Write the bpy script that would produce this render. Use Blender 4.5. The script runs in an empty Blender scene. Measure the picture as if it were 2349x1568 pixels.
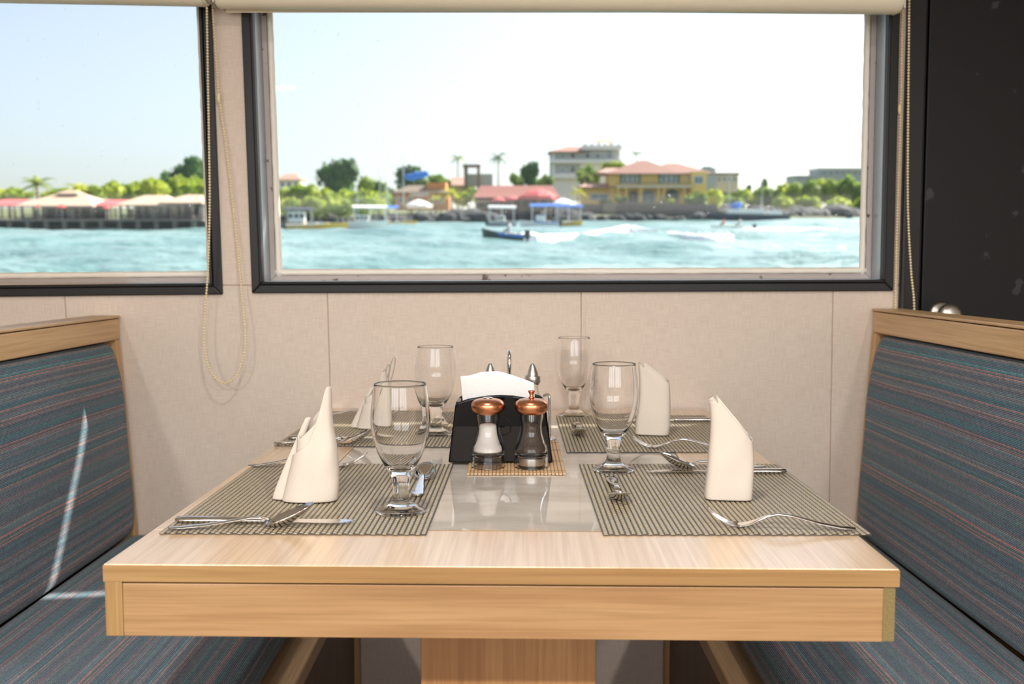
import bpy, bmesh, math, random
from mathutils import Vector, Matrix, Euler, noise
PI = math.pi
R = math.radians
# ----------------------------------------------------------------- camera, light, exposure
sc = bpy.context.scene
col = sc.collection
FPX = 35.0 / 36.0 * 2349.0            # focal length in pixels of the 2349 x 1568 frame
CAM = Vector((0.0, 0.0, 1.08))
PITCH = math.atan(172.0 / FPX)        # the cabin's level sits 172 px above the frame's centre
cd = bpy.data.cameras.new('camera')
cd.sensor_width = 36.0; cd.lens = 35.0; cd.clip_start = 0.02; cd.clip_end = 6000
cd.dof.use_dof = True; cd.dof.focus_distance = 1.50; cd.dof.aperture_fstop = 5.6
cam = bpy.data.objects.new('camera', cd); col.objects.link(cam)
cam.location = CAM; cam.rotation_euler = (PI / 2 - PITCH, 0, 0)
sc.camera = cam
sc.view_settings.view_transform = 'Standard'; sc.view_settings.look = 'None'
sc.view_settings.exposure = 0.0; sc.view_settings.gamma = 1.0
sc.view_settings.use_curve_mapping = False
sc.cycles.max_bounces = 12; sc.cycles.transmission_bounces = 10; sc.cycles.transparent_max_bounces = 16
sc.cycles.glossy_bounces = 6; sc.cycles.diffuse_bounces = 3
sc.cycles.sample_clamp_indirect = 20.0; sc.cycles.blur_glossy = 0.3

SUN_TRAVEL = Vector((-0.90, -0.70, -1.0)).normalized()      # where the sunlight goes
SUN_ELEV = math.asin(-SUN_TRAVEL.z)
SUN_AZ = math.atan2(-SUN_TRAVEL.x, -SUN_TRAVEL.y)
world = bpy.data.worlds.new('world'); sc.world = world; world.use_nodes = True
wn = world.node_tree.nodes; wl = world.node_tree.links
sky = wn.new('ShaderNodeTexSky'); sky.sky_type = 'NISHITA'; sky.sun_disc = False
sky.sun_elevation = SUN_ELEV; sky.sun_rotation = SUN_AZ
sky.air_density = 1.0; sky.dust_density = 2.5; sky.ozone_density = 1.0; sky.altitude = 0
wn['Background'].inputs['Strength'].default_value = 0.235
hs = wn.new('ShaderNodeHueSaturation'); hs.inputs['Saturation'].default_value = 0.68      # thin bright overcast haze
wl.new(sky.outputs['Color'], hs.inputs['Color']); wl.new(hs.outputs['Color'], wn['Background'].inputs['Color'])
sl = bpy.data.lights.new('sun', 'SUN'); sl.energy = 12.0; sl.angle = R(0.53); sl.color = (1.0, 0.95, 0.86)
sun = bpy.data.objects.new('sun', sl); col.objects.link(sun)
sun.rotation_euler = SUN_TRAVEL.to_track_quat('-Z', 'Y').to_euler(); sun.location = (4, 6, 8)
LAMP_POWER = 43.0
FILL_POWER = 26.0       # fill light added in each assumed window on the far side of the cabin
LAMP_COLOUR = (1.0, 0.965, 0.92)

# ----------------------------------------------------------------- pixel -> place
def ray(px, py):
    dx = (px - 1174.5) / FPX; dy = (784.0 - py) / FPX
    c, s = math.cos(PITCH), math.sin(PITCH)
    return Vector((dx, c + dy * s, -s + dy * c))
def on_z(px, py, z):
    d = ray(px, py); return CAM + d * ((z - CAM.z) / d.z)
def on_y(px, py, y):
    d = ray(px, py); return CAM + d * ((y - CAM.y) / d.y)
def on_x(px, py, x):
    d = ray(px, py); return CAM + d * ((x - CAM.x) / d.x)
# the boat heels a little: the level of the sea is tilted against the level of the cabin
HEEL = math.atan((784.0 - 486.0) / FPX) - PITCH
SEA_H = 2.2
MSEA = Matrix.Translation(CAM) @ Matrix.Rotation(HEEL, 4, 'X') @ Matrix.Translation((0, 0, -SEA_H))
def S(px, py, Y):
    d = Matrix.Rotation(-HEEL, 3, 'X') @ ray(px, py)
    return d * (Y / d.y) + Vector((0, 0, SEA_H))
def SW(px, py):                      # on the water
    d = Matrix.Rotation(-HEEL, 3, 'X') @ ray(px, py)
    return d * (-SEA_H / d.z) + Vector((0, 0, SEA_H))

# ----------------------------------------------------------------- materials
def srgb(r, g, b):
    f = lambda c: (c / 255 / 12.92) if c / 255 <= 0.04045 else ((c / 255 + 0.055) / 1.055) ** 2.4
    return (f(r), f(g), f(b), 1.0)
def newmat(name):
    m = bpy.data.materials.new(name); m.use_nodes = True
    nt = m.node_tree
    return m, nt, nt.nodes, nt.links, nt.nodes['Principled BSDF']
def lerp(a, b, t): return a + (b - a) * t
def plain(name, c, rough=0.5, metal=0.0, noise_amt=0.06, scale=30, bump=0.0, spec=0.5, coords='Object'):
    m, nt, n, l, p = newmat(name)
    tc = n.new('ShaderNodeTexCoord'); ns = n.new('ShaderNodeTexNoise')
    ns.inputs['Scale'].default_value = scale; ns.inputs['Detail'].default_value = 4
    l.new(tc.outputs[coords], ns.inputs['Vector'])
    mx = n.new('ShaderNodeMix'); mx.data_type = 'RGBA'
    mx.inputs['A'].default_value = tuple(x * (1 - noise_amt) for x in c[:3]) + (1,)
    mx.inputs['B'].default_value = tuple(min(1, x * (1 + noise_amt)) for x in c[:3]) + (1,)
    l.new(ns.outputs['Fac'], mx.inputs['Factor']); l.new(mx.outputs['Result'], p.inputs['Base Color'])
    p.inputs['Roughness'].default_value = rough; p.inputs['Metallic'].default_value = metal
    p.inputs['Specular IOR Level'].default_value = spec
    if bump:
        b = n.new('ShaderNodeBump'); b.inputs['Strength'].default_value = bump; b.inputs['Distance'].default_value = 0.01
        l.new(ns.outputs['Fac'], b.inputs['Height']); l.new(b.outputs['Normal'], p.inputs['Normal'])
    return m
def wood(name, c1, c2, axis='y', rough=0.35, fine=90.0, coat=0.0):
    """oak laminate, grain running along one axis of the object"""
    m, nt, n, l, p = newmat(name)
    tc = n.new('ShaderNodeTexCoord')
    def stretched(scale, along, detail, dist):
        mp = n.new('ShaderNodeMapping'); s = [scale] * 3; s['xyz'.index(axis)] = along
        mp.inputs['Scale'].default_value = s
        l.new(tc.outputs['Object'], mp.inputs['Vector'])
        t = n.new('ShaderNodeTexNoise'); t.inputs['Scale'].default_value = 1.0
        t.inputs['Detail'].default_value = detail; t.inputs['Distortion'].default_value = dist
        l.new(mp.outputs['Vector'], t.inputs['Vector']); return t
    a = stretched(9.0, 0.9, 3, 1.2); b = stretched(fine * 2.2, 5.0, 5, 0.3)
    r1 = n.new('ShaderNodeValToRGB'); r1.color_ramp.elements[0].position = 0.32; r1.color_ramp.elements[1].position = 0.68
    r1.color_ramp.elements[0].color = c2; r1.color_ramp.elements[1].color = c1
    l.new(a.outputs['Fac'], r1.inputs['Fac'])
    r2 = n.new('ShaderNodeValToRGB'); r2.color_ramp.elements[0].position = 0.35; r2.color_ramp.elements[1].position = 0.6
    r2.color_ramp.elements[0].color = (0.78, 0.74, 0.68, 1); r2.color_ramp.elements[1].color = (1, 1, 1, 1)
    l.new(b.outputs['Fac'], r2.inputs['Fac'])
    mx = n.new('ShaderNodeMix'); mx.data_type = 'RGBA'; mx.blend_type = 'MULTIPLY'; mx.inputs['Factor'].default_value = 0.8
    l.new(r1.outputs['Color'], mx.inputs['A']); l.new(r2.outputs['Color'], mx.inputs['B'])
    l.new(mx.outputs['Result'], p.inputs['Base Color'])
    p.inputs['Roughness'].default_value = rough; p.inputs['Coat Weight'].default_value = coat
    p.inputs['Coat Roughness'].default_value = 0.25
    bp = n.new('ShaderNodeBump'); bp.inputs['Strength'].default_value = 0.06; bp.inputs['Distance'].default_value = 0.002
    l.new(b.outputs['Fac'], bp.inputs['Height']); l.new(bp.outputs['Normal'], p.inputs['Normal'])
    return m
def linen_wall(name):
    m, nt, n, l, p = newmat(name)
    tc = n.new('ShaderNodeTexCoord')
    outs = []
    for sx, sz in ((30, 700), (700, 30)):
        mp = n.new('ShaderNodeMapping'); mp.inputs['Scale'].default_value = (sx, sx, sz)
        l.new(tc.outputs['Object'], mp.inputs['Vector'])
        t = n.new('ShaderNodeTexNoise'); t.inputs['Scale'].default_value = 1; t.inputs['Detail'].default_value = 2
        l.new(mp.outputs['Vector'], t.inputs['Vector']); outs.append(t.outputs['Fac'])
    ad = n.new('ShaderNodeMath'); ad.operation = 'ADD'; l.new(outs[0], ad.inputs[0]); l.new(outs[1], ad.inputs[1])
    hf = n.new('ShaderNodeMath'); hf.operation = 'MULTIPLY'; hf.inputs[1].default_value = 0.5; l.new(ad.outputs[0], hf.inputs[0])
    r = n.new('ShaderNodeValToRGB'); r.color_ramp.elements[0].position = 0.36; r.color_ramp.elements[1].position = 0.62
    r.color_ramp.elements[0].color = srgb(212, 194, 178); r.color_ramp.elements[1].color = srgb(228, 212, 197)
    l.new(hf.outputs[0], r.inputs['Fac']); l.new(r.outputs['Color'], p.inputs['Base Color'])
    p.inputs['Roughness'].default_value = 0.6
    b = n.new('ShaderNodeBump'); b.inputs['Strength'].default_value = 0.12; b.inputs['Distance'].default_value = 0.001
    l.new(hf.outputs[0], b.inputs['Height']); l.new(b.outputs['Normal'], p.inputs['Normal'])
    return m
def striped_fabric(name):
    """woven upholstery, stripes follow UV u; v counts metres across the stripes"""
    m, nt, n, l, p = newmat(name)
    uv = n.new('ShaderNodeTexCoord'); sp = n.new('ShaderNodeSeparateXYZ'); l.new(uv.outputs['UV'], sp.inputs[0])
    def mth(op, a, b=None, c=None):
        k = n.new('ShaderNodeMath'); k.operation = op
        for i, x in enumerate((a, b, c)):
            if x is None: continue
            if isinstance(x, (int, float)): k.inputs[i].default_value = x
            else: l.new(x, k.inputs[i])
        return k.outputs[0]
    u, v = sp.outputs[0], sp.outputs[1]
    fr = mth('FRACT', mth('DIVIDE', v, 0.190))
    rp = n.new('ShaderNodeValToRGB'); cr = rp.color_ramp; cr.interpolation = 'LINEAR'
    base_c = srgb(98, 116, 130)
    def sf(r_, g_, b_, k_=.75): return tuple(lerp(base_c[q], srgb(r_, g_, b_)[q], k_) for q in range(3)) + (1,)
    slate = sf(92, 112, 130); teal = sf(36, 124, 132, .95); coral = sf(206, 140, 124, .95); taupe = sf(136, 132, 132); plum = sf(108, 100, 116); deep = sf(56, 94, 118); pale = sf(140, 164, 166); ink = sf(72, 84, 100)
    stops = [(0.0, slate), (.045, teal), (.075, ink), (.115, slate), (.135, coral), (.152, ink), (.20, deep), (.235, teal),
             (.26, deep), (.305, taupe), (.345, slate), (.365, coral), (.385, slate), (.42, taupe), (.47, taupe), (.49, teal),
             (.515, ink), (.555, plum), (.60, taupe), (.625, pale), (.65, slate), (.675, coral), (.695, ink), (.74, plum),
             (.78, slate), (.80, teal), (.835, deep), (.875, ink), (.90, coral), (.92, slate), (.96, taupe), (1.0, slate)]
    while len(cr.elements) < len(stops): cr.elements.new(0.5)
    for e, (q, c) in zip(cr.elements, stops): e.position = q; e.color = c
    l.new(fr, rp.inputs['Fac'])
    # every row of weft is one coloured thread
    row = mth('FLOOR', mth('DIVIDE', v, 0.0028))
    wr_ = n.new('ShaderNodeTexWhiteNoise'); wr_.noise_dimensions = '1D'; l.new(row, wr_.inputs['W'])
    rq = n.new('ShaderNodeValToRGB'); rq.color_ramp.interpolation = 'CONSTANT'
    pal = [(0, slate), (.20, ink), (.36, teal), (.52, deep), (.62, taupe), (.74, plum), (.82, coral), (.90, pale)]
    while len(rq.color_ramp.elements) < len(pal): rq.color_ramp.elements.new(.5)
    for e_, (q_, c_) in zip(rq.color_ramp.elements, pal): e_.position = q_; e_.color = c_
    l.new(wr_.outputs['Value'], rq.inputs['Fac'])
    mr = n.new('ShaderNodeMix'); mr.data_type = 'RGBA'; mr.inputs['Factor'].default_value = .62
    l.new(rp.outputs['Color'], mr.inputs['A']); l.new(rq.outputs['Color'], mr.inputs['B'])
    off = mth('MULTIPLY', mth('FRACT', mth('MULTIPLY', row, 0.5)), 0.0040)
    su = mth('SINE', mth('MULTIPLY', mth('ADD', u, off), 2 * PI / 0.0040))
    sv = mth('SINE', mth('MULTIPLY', v, 2 * PI / 0.0028))
    h = mth('MULTIPLY', mth('ADD', su, 1.0), mth('ADD', sv, 1.0))          # 0..4
    br = mth('MULTIPLY_ADD', h, 0.36, 0.44)
    # some threads are pale
    wn_ = n.new('ShaderNodeTexWhiteNoise'); wn_.noise_dimensions = '2D'
    cb = n.new('ShaderNodeCombineXYZ'); l.new(row, cb.inputs[0]); l.new(mth('FLOOR', mth('DIVIDE', mth('ADD', u, off), 0.0040)), cb.inputs[1])
    l.new(cb.outputs[0], wn_.inputs['Vector'])
    br2 = mth('MULTIPLY', br, mth('MULTIPLY_ADD', wn_.outputs['Value'], 0.5, 0.80))
    mx = n.new('ShaderNodeMix'); mx.data_type = 'RGBA'; mx.blend_type = 'MULTIPLY'; mx.inputs['Factor'].default_value = 1.0
    l.new(mr.outputs['Result'], mx.inputs['A'])
    cc = n.new('ShaderNodeCombineColor'); [l.new(br2, cc.inputs[i]) for i in range(3)]
    l.new(cc.outputs[0], mx.inputs['B']); l.new(mx.outputs['Result'], p.inputs['Base Color'])
    p.inputs['Roughness'].default_value = 0.85; p.inputs['Sheen Weight'].default_value = 0.15
    b = n.new('ShaderNodeBump'); b.inputs['Strength'].default_value = 0.35; b.inputs['Distance'].default_value = 0.0012
    l.new(h, b.inputs['Height']); l.new(b.outputs['Normal'], p.inputs['Normal'])
    return m
def clear_glass(name, tint=(1, 1, 1, 1), ior=1.45, rough=0.0):
    m, nt, n, l, p = newmat(name)
    p.inputs['Base Color'].default_value = tint; p.inputs['Transmission Weight'].default_value = 1.0
    p.inputs['IOR'].default_value = ior; p.inputs['Roughness'].default_value = rough
    return m
def pane_glass(name):
    """clear pane with glare haze mixed in evenly, and specks of dried salt"""
    m, nt, n, l, p = newmat(name)
    n.remove(p)
    tr = n.new('ShaderNodeBsdfTransparent'); tr.inputs['Color'].default_value = (0.985, 0.995, 0.99, 1)
    tl = n.new('ShaderNodeBsdfTranslucent'); tl.inputs['Color'].default_value = (1, 1, 1, 1)  # white translucence mixed in as glare haze over the view
    gl = n.new('ShaderNodeBsdfGlossy'); gl.inputs['Roughness'].default_value = 0.02
    tc = n.new('ShaderNodeTexCoord'); ns = n.new('ShaderNodeTexNoise'); ns.inputs['Scale'].default_value = 55; ns.inputs['Detail'].default_value = 2
    l.new(tc.outputs['Object'], ns.inputs['Vector'])
    r = n.new('ShaderNodeMapRange'); r.inputs['From Min'].default_value = .70; r.inputs['From Max'].default_value = .80; r.inputs['To Min'].default_value = .028; r.inputs['To Max'].default_value = .30
    l.new(ns.outputs['Fac'], r.inputs['Value'])
    m1 = n.new('ShaderNodeMixShader'); l.new(r.outputs[0], m1.inputs['Fac']); l.new(tr.outputs[0], m1.inputs[1]); l.new(tl.outputs[0], m1.inputs[2])
    mx = n.new('ShaderNodeMixShader'); mx.inputs['Fac'].default_value = 0.001
    l.new(m1.outputs[0], mx.inputs[1]); l.new(gl.outputs[0], mx.inputs[2]); l.new(mx.outputs[0], n['Material Output'].inputs['Surface'])
    return m
def foliage(name, c1, c2, scale=0.6, trans=0.5):
    m, nt, n, l, p = newmat(name)
    tc = n.new('ShaderNodeTexCoord'); t = n.new('ShaderNodeTexNoise'); t.inputs['Scale'].default_value = scale; t.inputs['Detail'].default_value = 3
    l.new(tc.outputs['Object'], t.inputs['Vector'])
    r = n.new('ShaderNodeValToRGB'); r.color_ramp.elements[0].position = .38; r.color_ramp.elements[1].position = .62
    r.color_ramp.elements[0].color = c1; r.color_ramp.elements[1].color = c2
    l.new(t.outputs['Fac'], r.inputs['Fac']); l.new(r.outputs['Color'], p.inputs['Base Color']); p.inputs['Roughness'].default_value = 0.7
    tl = n.new('ShaderNodeBsdfTranslucent'); l.new(r.outputs['Color'], tl.inputs['Color'])
    mx = n.new('ShaderNodeMixShader'); mx.inputs['Fac'].default_value = trans
    l.new(p.outputs[0], mx.inputs[1]); l.new(tl.outputs[0], mx.inputs[2]); l.new(mx.outputs[0], n['Material Output'].inputs['Surface'])
    return m
def emitter(name, c, s):
    m, nt, n, l, p = newmat(name)
    p.inputs['Base Color'].default_value = c; p.inputs['Emission Color'].default_value = c; p.inputs['Emission Strength'].default_value = s
    return m
def stone(name):
    m, nt, n, l, p = newmat(name)
    tc = n.new('ShaderNodeTexCoord'); t = n.new('ShaderNodeTexNoise'); t.inputs['Scale'].default_value = 14; t.inputs['Detail'].default_value = 8
    t.inputs['Distortion'].default_value = 0.6
    mp = n.new('ShaderNodeMapping'); mp.inputs['Scale'].default_value = (0.6, 1.6, 1); l.new(tc.outputs['Object'], mp.inputs['Vector'])
    l.new(mp.outputs['Vector'], t.inputs['Vector'])
    r = n.new('ShaderNodeValToRGB'); r.color_ramp.elements[0].position = .3; r.color_ramp.elements[1].position = .7
    r.color_ramp.elements[0].color = srgb(186, 176, 165); r.color_ramp.elements[1].color = srgb(206, 197, 187)
    l.new(t.outputs['Fac'], r.inputs['Fac']); l.new(r.outputs['Color'], p.inputs['Base Color'])
    p.inputs['Roughness'].default_value = 0.035; p.inputs['IOR'].default_value = 1.6
    return m
def painted_sill(name, c, spot, scale=38.0):
    m, nt, n, l, p = newmat(name)
    tc = n.new('ShaderNodeTexCoord'); t = n.new('ShaderNodeTexNoise'); t.inputs['Scale'].default_value = scale; t.inputs['Detail'].default_value = 5
    l.new(tc.outputs['Object'], t.inputs['Vector'])
    r = n.new('ShaderNodeValToRGB'); r.color_ramp.elements[0].position = .325; r.color_ramp.elements[1].position = .355
    r.color_ramp.elements[0].color = spot; r.color_ramp.elements[1].color = c
    l.new(t.outputs['Fac'], r.inputs['Fac']); l.new(r.outputs['Color'], p.inputs['Base Color']); p.inputs['Roughness'].default_value = .5
    return m
def water_mat(name):
    m, nt, n, l, p = newmat(name)
    tc = n.new('ShaderNodeTexCoord')
    mp = n.new('ShaderNodeMapping'); mp.inputs['Scale'].default_value = (0.10, 0.05, 1); l.new(tc.outputs['Object'], mp.inputs['Vector'])
    t = n.new('ShaderNodeTexNoise'); t.inputs['Scale'].default_value = 1.0; t.inputs['Detail'].default_value = 4; l.new(mp.outputs['Vector'], t.inputs['Vector'])
    r = n.new('ShaderNodeValToRGB'); r.color_ramp.elements[0].position = .35; r.color_ramp.elements[1].position = .7
    r.color_ramp.elements[0].color = srgb(86, 128, 126); r.color_ramp.elements[1].color = srgb(148, 174, 172)
    l.new(t.outputs['Fac'], r.inputs['Fac']); l.new(r.outputs['Color'], p.inputs['Base Color'])
    p.inputs['Roughness'].default_value = 0.22; p.inputs['IOR'].default_value = 1.33
    t2 = n.new('ShaderNodeTexNoise'); t2.inputs['Scale'].default_value = 1.3; t2.inputs['Detail'].default_value = 5
    mp2 = n.new('ShaderNodeMapping'); mp2.inputs['Scale'].default_value = (0.7, 1.4, 1); l.new(tc.outputs['Object'], mp2.inputs['Vector'])
    l.new(mp2.outputs['Vector'], t2.inputs['Vector'])
    b = n.new('ShaderNodeBump'); b.inputs['Strength'].default_value = 0.8; b.inputs['Distance'].default_value = 0.5
    l.new(t2.outputs['Fac'], b.inputs['Height']); l.new(b.outputs['Normal'], p.inputs['Normal'])
    return m

M = {}
M['wall'] = linen_wall('linen_wall')
M['groove'] = plain('groove', srgb(196, 170, 146), .7)
M['oak_y'] = wood('oak_top', srgb(236, 206, 172), srgb(222, 186, 146), 'y', .30, coat=1.0)
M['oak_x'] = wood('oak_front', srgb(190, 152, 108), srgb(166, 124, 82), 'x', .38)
M['oak_z'] = wood('oak_post', srgb(196, 146, 96), srgb(172, 122, 76), 'z', .42)
M['oak_edge'] = wood('oak_edge', srgb(180, 143, 94), srgb(164, 125, 78), 'x', .4)
M['oak_edge_z'] = wood('oak_edge_z', srgb(186, 150, 100), srgb(170, 132, 84), 'z', .4)
M['oak_bench'] = wood('oak_bench', srgb(222, 184, 136), srgb(206, 164, 114), 'y', .38)
M['oak_bench_z'] = wood('oak_bench_z', srgb(216, 176, 128), srgb(200, 156, 106), 'z', .4)
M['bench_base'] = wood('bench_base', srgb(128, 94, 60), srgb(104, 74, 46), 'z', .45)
M['chipboard'] = plain('chipboard', srgb(140, 120, 76), .8, noise_amt=.35, scale=420, bump=.3)
M['fabric'] = striped_fabric('striped_fabric')
M['stone'] = stone('stone_insert')
M['black_frame'] = plain('black_frame', srgb(38, 37, 38), .36, noise_amt=.12, scale=14, spec=.3)
M['black_door'] = painted_sill('black_door', srgb(24, 23, 24), srgb(58, 58, 60), 13.0); M['black_door'].node_tree.nodes['Principled BSDF'].inputs['Specular IOR Level'].default_value = .3
M['alu'] = plain('aluminium', srgb(190, 202, 212), .28, metal=.8)
M['sill_grey'] = painted_sill('sill_grey', srgb(176, 164, 158), srgb(88, 66, 52))
M['sealant'] = plain('sealant', srgb(246, 236, 222), .45, noise_amt=.05, scale=50, bump=.2)
M['pane'] = pane_glass('window_pane')
M['blind'] = plain('blind_cream', srgb(253, 243, 216), .5, noise_amt=.02)
M['bead'] = plain('bead', srgb(244, 224, 178), .3, noise_amt=.03)
M['steel'] = plain('steel', (0.78, 0.75, 0.72, 1), .09, metal=1.0, noise_amt=.02)
M['steel_brushed'] = plain('steel_brushed', (0.55, 0.52, 0.48, 1), .36, metal=1.0, noise_amt=.05)
M['chrome'] = plain('chrome', (0.8, 0.8, 0.8, 1), .05, metal=1.0, noise_amt=.01)
M['copper'] = plain('copper', (0.72, 0.31, 0.16, 1), .27, metal=1.0, noise_amt=.04, scale=60)
M['glass'] = clear_glass('clear_glass', (1, 1, 1, 1), 1.40)
M['acrylic'] = clear_glass('acrylic', (1, 1, 1, 1), 1.40)
M['salt'] = plain('salt', srgb(246, 240, 234), .9, noise_amt=.04, scale=900)
M['pepper'] = plain('pepper', srgb(84, 68, 58), .85, noise_amt=.75, scale=520, bump=.5)
M['black_plastic'] = plain('black_plastic', srgb(14, 14, 16), .12, noise_amt=.05, spec=.35)
M['paper'] = plain('paper', srgb(240, 238, 236), .9, noise_amt=.02, scale=200, bump=.1)
M['linen'] = plain('napkin_linen', srgb(216, 204, 190), .8, noise_amt=.015, scale=300)
M['weave_light'] = plain('weave_light', srgb(164, 150, 124), .32, noise_amt=.12, scale=120)
M['weave_dark'] = plain('weave_dark', srgb(72, 66, 62), .4, noise_amt=.1, scale=80)
M['bamboo'] = plain('bamboo', srgb(206, 170, 128), .5, noise_amt=.14, scale=160)
M['bamboo_dark'] = plain('bamboo_thread', srgb(120, 90, 62), .6)
M['floor'] = wood('floor_wood', srgb(66, 52, 42), srgb(50, 38, 30), 'y', .4)
M['ceiling'] = plain('ceiling_white', srgb(236, 230, 220), .6, noise_amt=.01)
M['lamp_glow'] = emitter('lamp_glow', (1.0, 0.93, 0.84, 1), 4.0)
M['hull'] = plain('sun_board_white', srgb(226, 226, 222), .5)

# ----------------------------------------------------------------- mesh building
class MB:
    def __init__(self): self.v = []; self.f = []; self.uv = None
    def add(self, vs, fs):
        o = len(self.v); self.v += [tuple(x) for x in vs]; self.f += [tuple(i + o for i in q) for q in fs]; return self
    def box(self, c, s, rot=None):
        cx, cy, cz = c; hx, hy, hz = s[0] / 2, s[1] / 2, s[2] / 2
        vs = [Vector((x * hx, y * hy, z * hz)) for x in (-1, 1) for y in (-1, 1) for z in (-1, 1)]
        if rot is not None: vs = [rot @ q for q in vs]
        vs = [q + Vector(c) for q in vs]
        return self.add(vs, [(0, 1, 3, 2), (4, 6, 7, 5), (0, 4, 5, 1), (2, 3, 7, 6), (0, 2, 6, 4), (1, 5, 7, 3)])
    def b2(self, a, b):
        return self.box([(a[i] + b[i]) / 2 for i in range(3)], [abs(b[i] - a[i]) for i in range(3)])
    def hexa(self, p):   # 8 points: near TL,TR,BR,BL then far TL,TR,BR,BL
        return self.add(p, [(3, 2, 1, 0), (4, 5, 6, 7), (0, 1, 5, 4), (1, 2, 6, 5), (2, 3, 7, 6), (3, 0, 4, 7)])
    def lathe(self, prof, n=32, c=(0, 0, 0)):
        """profile of (r, z) from bottom to top; r = 0 closes"""
        rings = []; vs = []; fs = []
        for r, z in prof:
            if r <= 1e-6: rings.append([len(vs)]); vs.append((c[0], c[1], c[2] + z))
            else:
                rings.append(list(range(len(vs), len(vs) + n)))
                vs += [(c[0] + r * math.cos(2 * PI * k / n), c[1] + r * math.sin(2 * PI * k / n), c[2] + z) for k in range(n)]
        for a, b in zip(rings, rings[1:]):
            if len(a) == 1 and len(b) == 1: continue
            for k in range(n):
                k2 = (k + 1) % n
                if len(a) == 1: fs.append((a[0], b[k2], b[k]))
                elif len(b) == 1: fs.append((a[k], a[k2], b[0]))
                else: fs.append((a[k], a[k2], b[k2], b[k]))
        return self.add(vs, fs)
    def tube(self, pts, r, n=8, closed=False, cap=True):
        pts = [Vector(p) for p in pts]; N = len(pts); vs = []; fs = []
        rr = r if isinstance(r, (list, tuple)) else [r] * N
        up = Vector((0, 0, 1)); prev = None
        for i, p in enumerate(pts):
            a = pts[(i - 1) % N] if (closed or i > 0) else p
            b = pts[(i + 1) % N] if (closed or i < N - 1) else p
            t = (b - a).normalized()
            if prev is None:
                ref = up if abs(t.z) < .9 else Vector((1, 0, 0)); x = t.cross(ref).normalized()
            else:
                x = (prev - t * prev.dot(t)).normalized()
            prev = x; y = t.cross(x)
            vs += [p + (x * math.cos(2 * PI * k / n) + y * math.sin(2 * PI * k / n)) * rr[i] for k in range(n)]
        for i in range(N if closed else N - 1):
            j = (i + 1) % N
            for k in range(n):
                k2 = (k + 1) % n; fs.append((i * n + k, i * n + k2, j * n + k2, j * n + k))
        if cap and not closed: fs.append(tuple(range(n - 1, -1, -1))); fs.append(tuple(range((N - 1) * n, N * n)))
        return self.add(vs, fs)
    def loft(self, secs, n=12):
        """sections (x, half width, z, half thickness, y) as ellipses along x"""
        vs = []; fs = []
        for s in secs:
            x, hw, z, ht = s[:4]; yo = s[4] if len(s) > 4 else 0
            vs += [(x, yo + hw * math.cos(2 * PI * k / n), z + ht * math.sin(2 * PI * k / n)) for k in range(n)]
        for i in range(len(secs) - 1):
            for k in range(n):
                k2 = (k + 1) % n; fs.append((i * n + k, i * n + k2, (i + 1) * n + k2, (i + 1) * n + k))
        fs.append(tuple(range(n - 1, -1, -1))); fs.append(tuple(range((len(secs) - 1) * n, len(secs) * n)))
        return self.add(vs, fs)
    def prism(self, poly, axis, a, b):
        """closed 2D polygon extruded along axis"""
        n = len(poly)
        def P(q, t):
            if axis == 'y': return (q[0], t, q[1])
            if axis == 'x': return (t, q[0], q[1])
            return (q[0], q[1], t)
        vs = [P(q, a) for q in poly] + [P(q, b) for q in poly]
        fs = [tuple(range(n)), tuple(range(2 * n - 1, n - 1, -1))] + [(i, i + n, (i + 1) % n + n, (i + 1) % n) for i in range(n)]
        return self.add(vs, fs)
    def sphere(self, c, r, nu=8, nv=6):
        r3 = r if isinstance(r, (tuple, list)) else (r, r, r)
        prof = [(math.sin(PI * k / nv), -math.cos(PI * k / nv)) for k in range(nv + 1)]
        o = len(self.v); self.lathe([(max(0, a) if 0 < i < nv else 0, b) for i, (a, b) in enumerate(prof)], nu)
        self.v[o:] = [(c[0] + x * r3[0], c[1] + y * r3[1], c[2] + z * r3[2]) for x, y, z in self.v[o:]]
        return self
    def mesh(self, name, mats, smooth=False, fix=True):
        me = bpy.data.meshes.new(name); me.from_pydata(self.v, [], self.f)
        if fix:
            bm = bmesh.new(); bm.from_mesh(me); bmesh.ops.recalc_face_normals(bm, faces=bm.faces); bm.to_mesh(me); bm.free()
        for m in (mats if isinstance(mats, (list, tuple)) else [mats]): me.materials.append(m)
        if smooth:
            me.polygons.foreach_set('use_smooth', [True] * len(me.polygons))
        me.update(); return me
    def build(self, name, mat, parent=None, smooth=False, bevel=0.0, loc=None, seg=2, angle=None, fix=True):
        o = bpy.data.objects.new(name, self.mesh(name, mat, smooth, fix)); col.objects.link(o)
        if parent is not None: o.parent = parent
        if loc is not None: o.location = loc
        if bevel:
            b = o.modifiers.new('bevel', 'BEVEL'); b.width = bevel; b.segments = seg; b.limit_method = 'ANGLE'; b.angle_limit = R(40)
        if angle: o.data.set_sharp_from_angle(angle=R(angle))
        return o
def tag(o, label=None, cat=None, group=None, kind=None):
    if label: o['label'] = label
    if cat: o['category'] = cat
    if group: o['group'] = group
    if kind: o['kind'] = kind
    return o
def empty(name, loc=(0, 0, 0), rz=0, label=None, cat=None, group=None):
    o = bpy.data.objects.new(name, None); col.objects.link(o); o.location = loc; o.rotation_euler = (0, 0, rz)
    o.empty_display_size = .05
    return tag(o, label, cat, group)
def copy_tree(o, parent=None):
    c = o.copy(); col.objects.link(c)
    if parent is not None: c.parent = parent; c.matrix_parent_inverse = o.matrix_parent_inverse.copy()
    for ch in [k for k in bpy.data.objects if k.parent == o]: copy_tree(ch, c)
    return c
def lerp(a, b, t): return a + (b - a) * t

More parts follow.
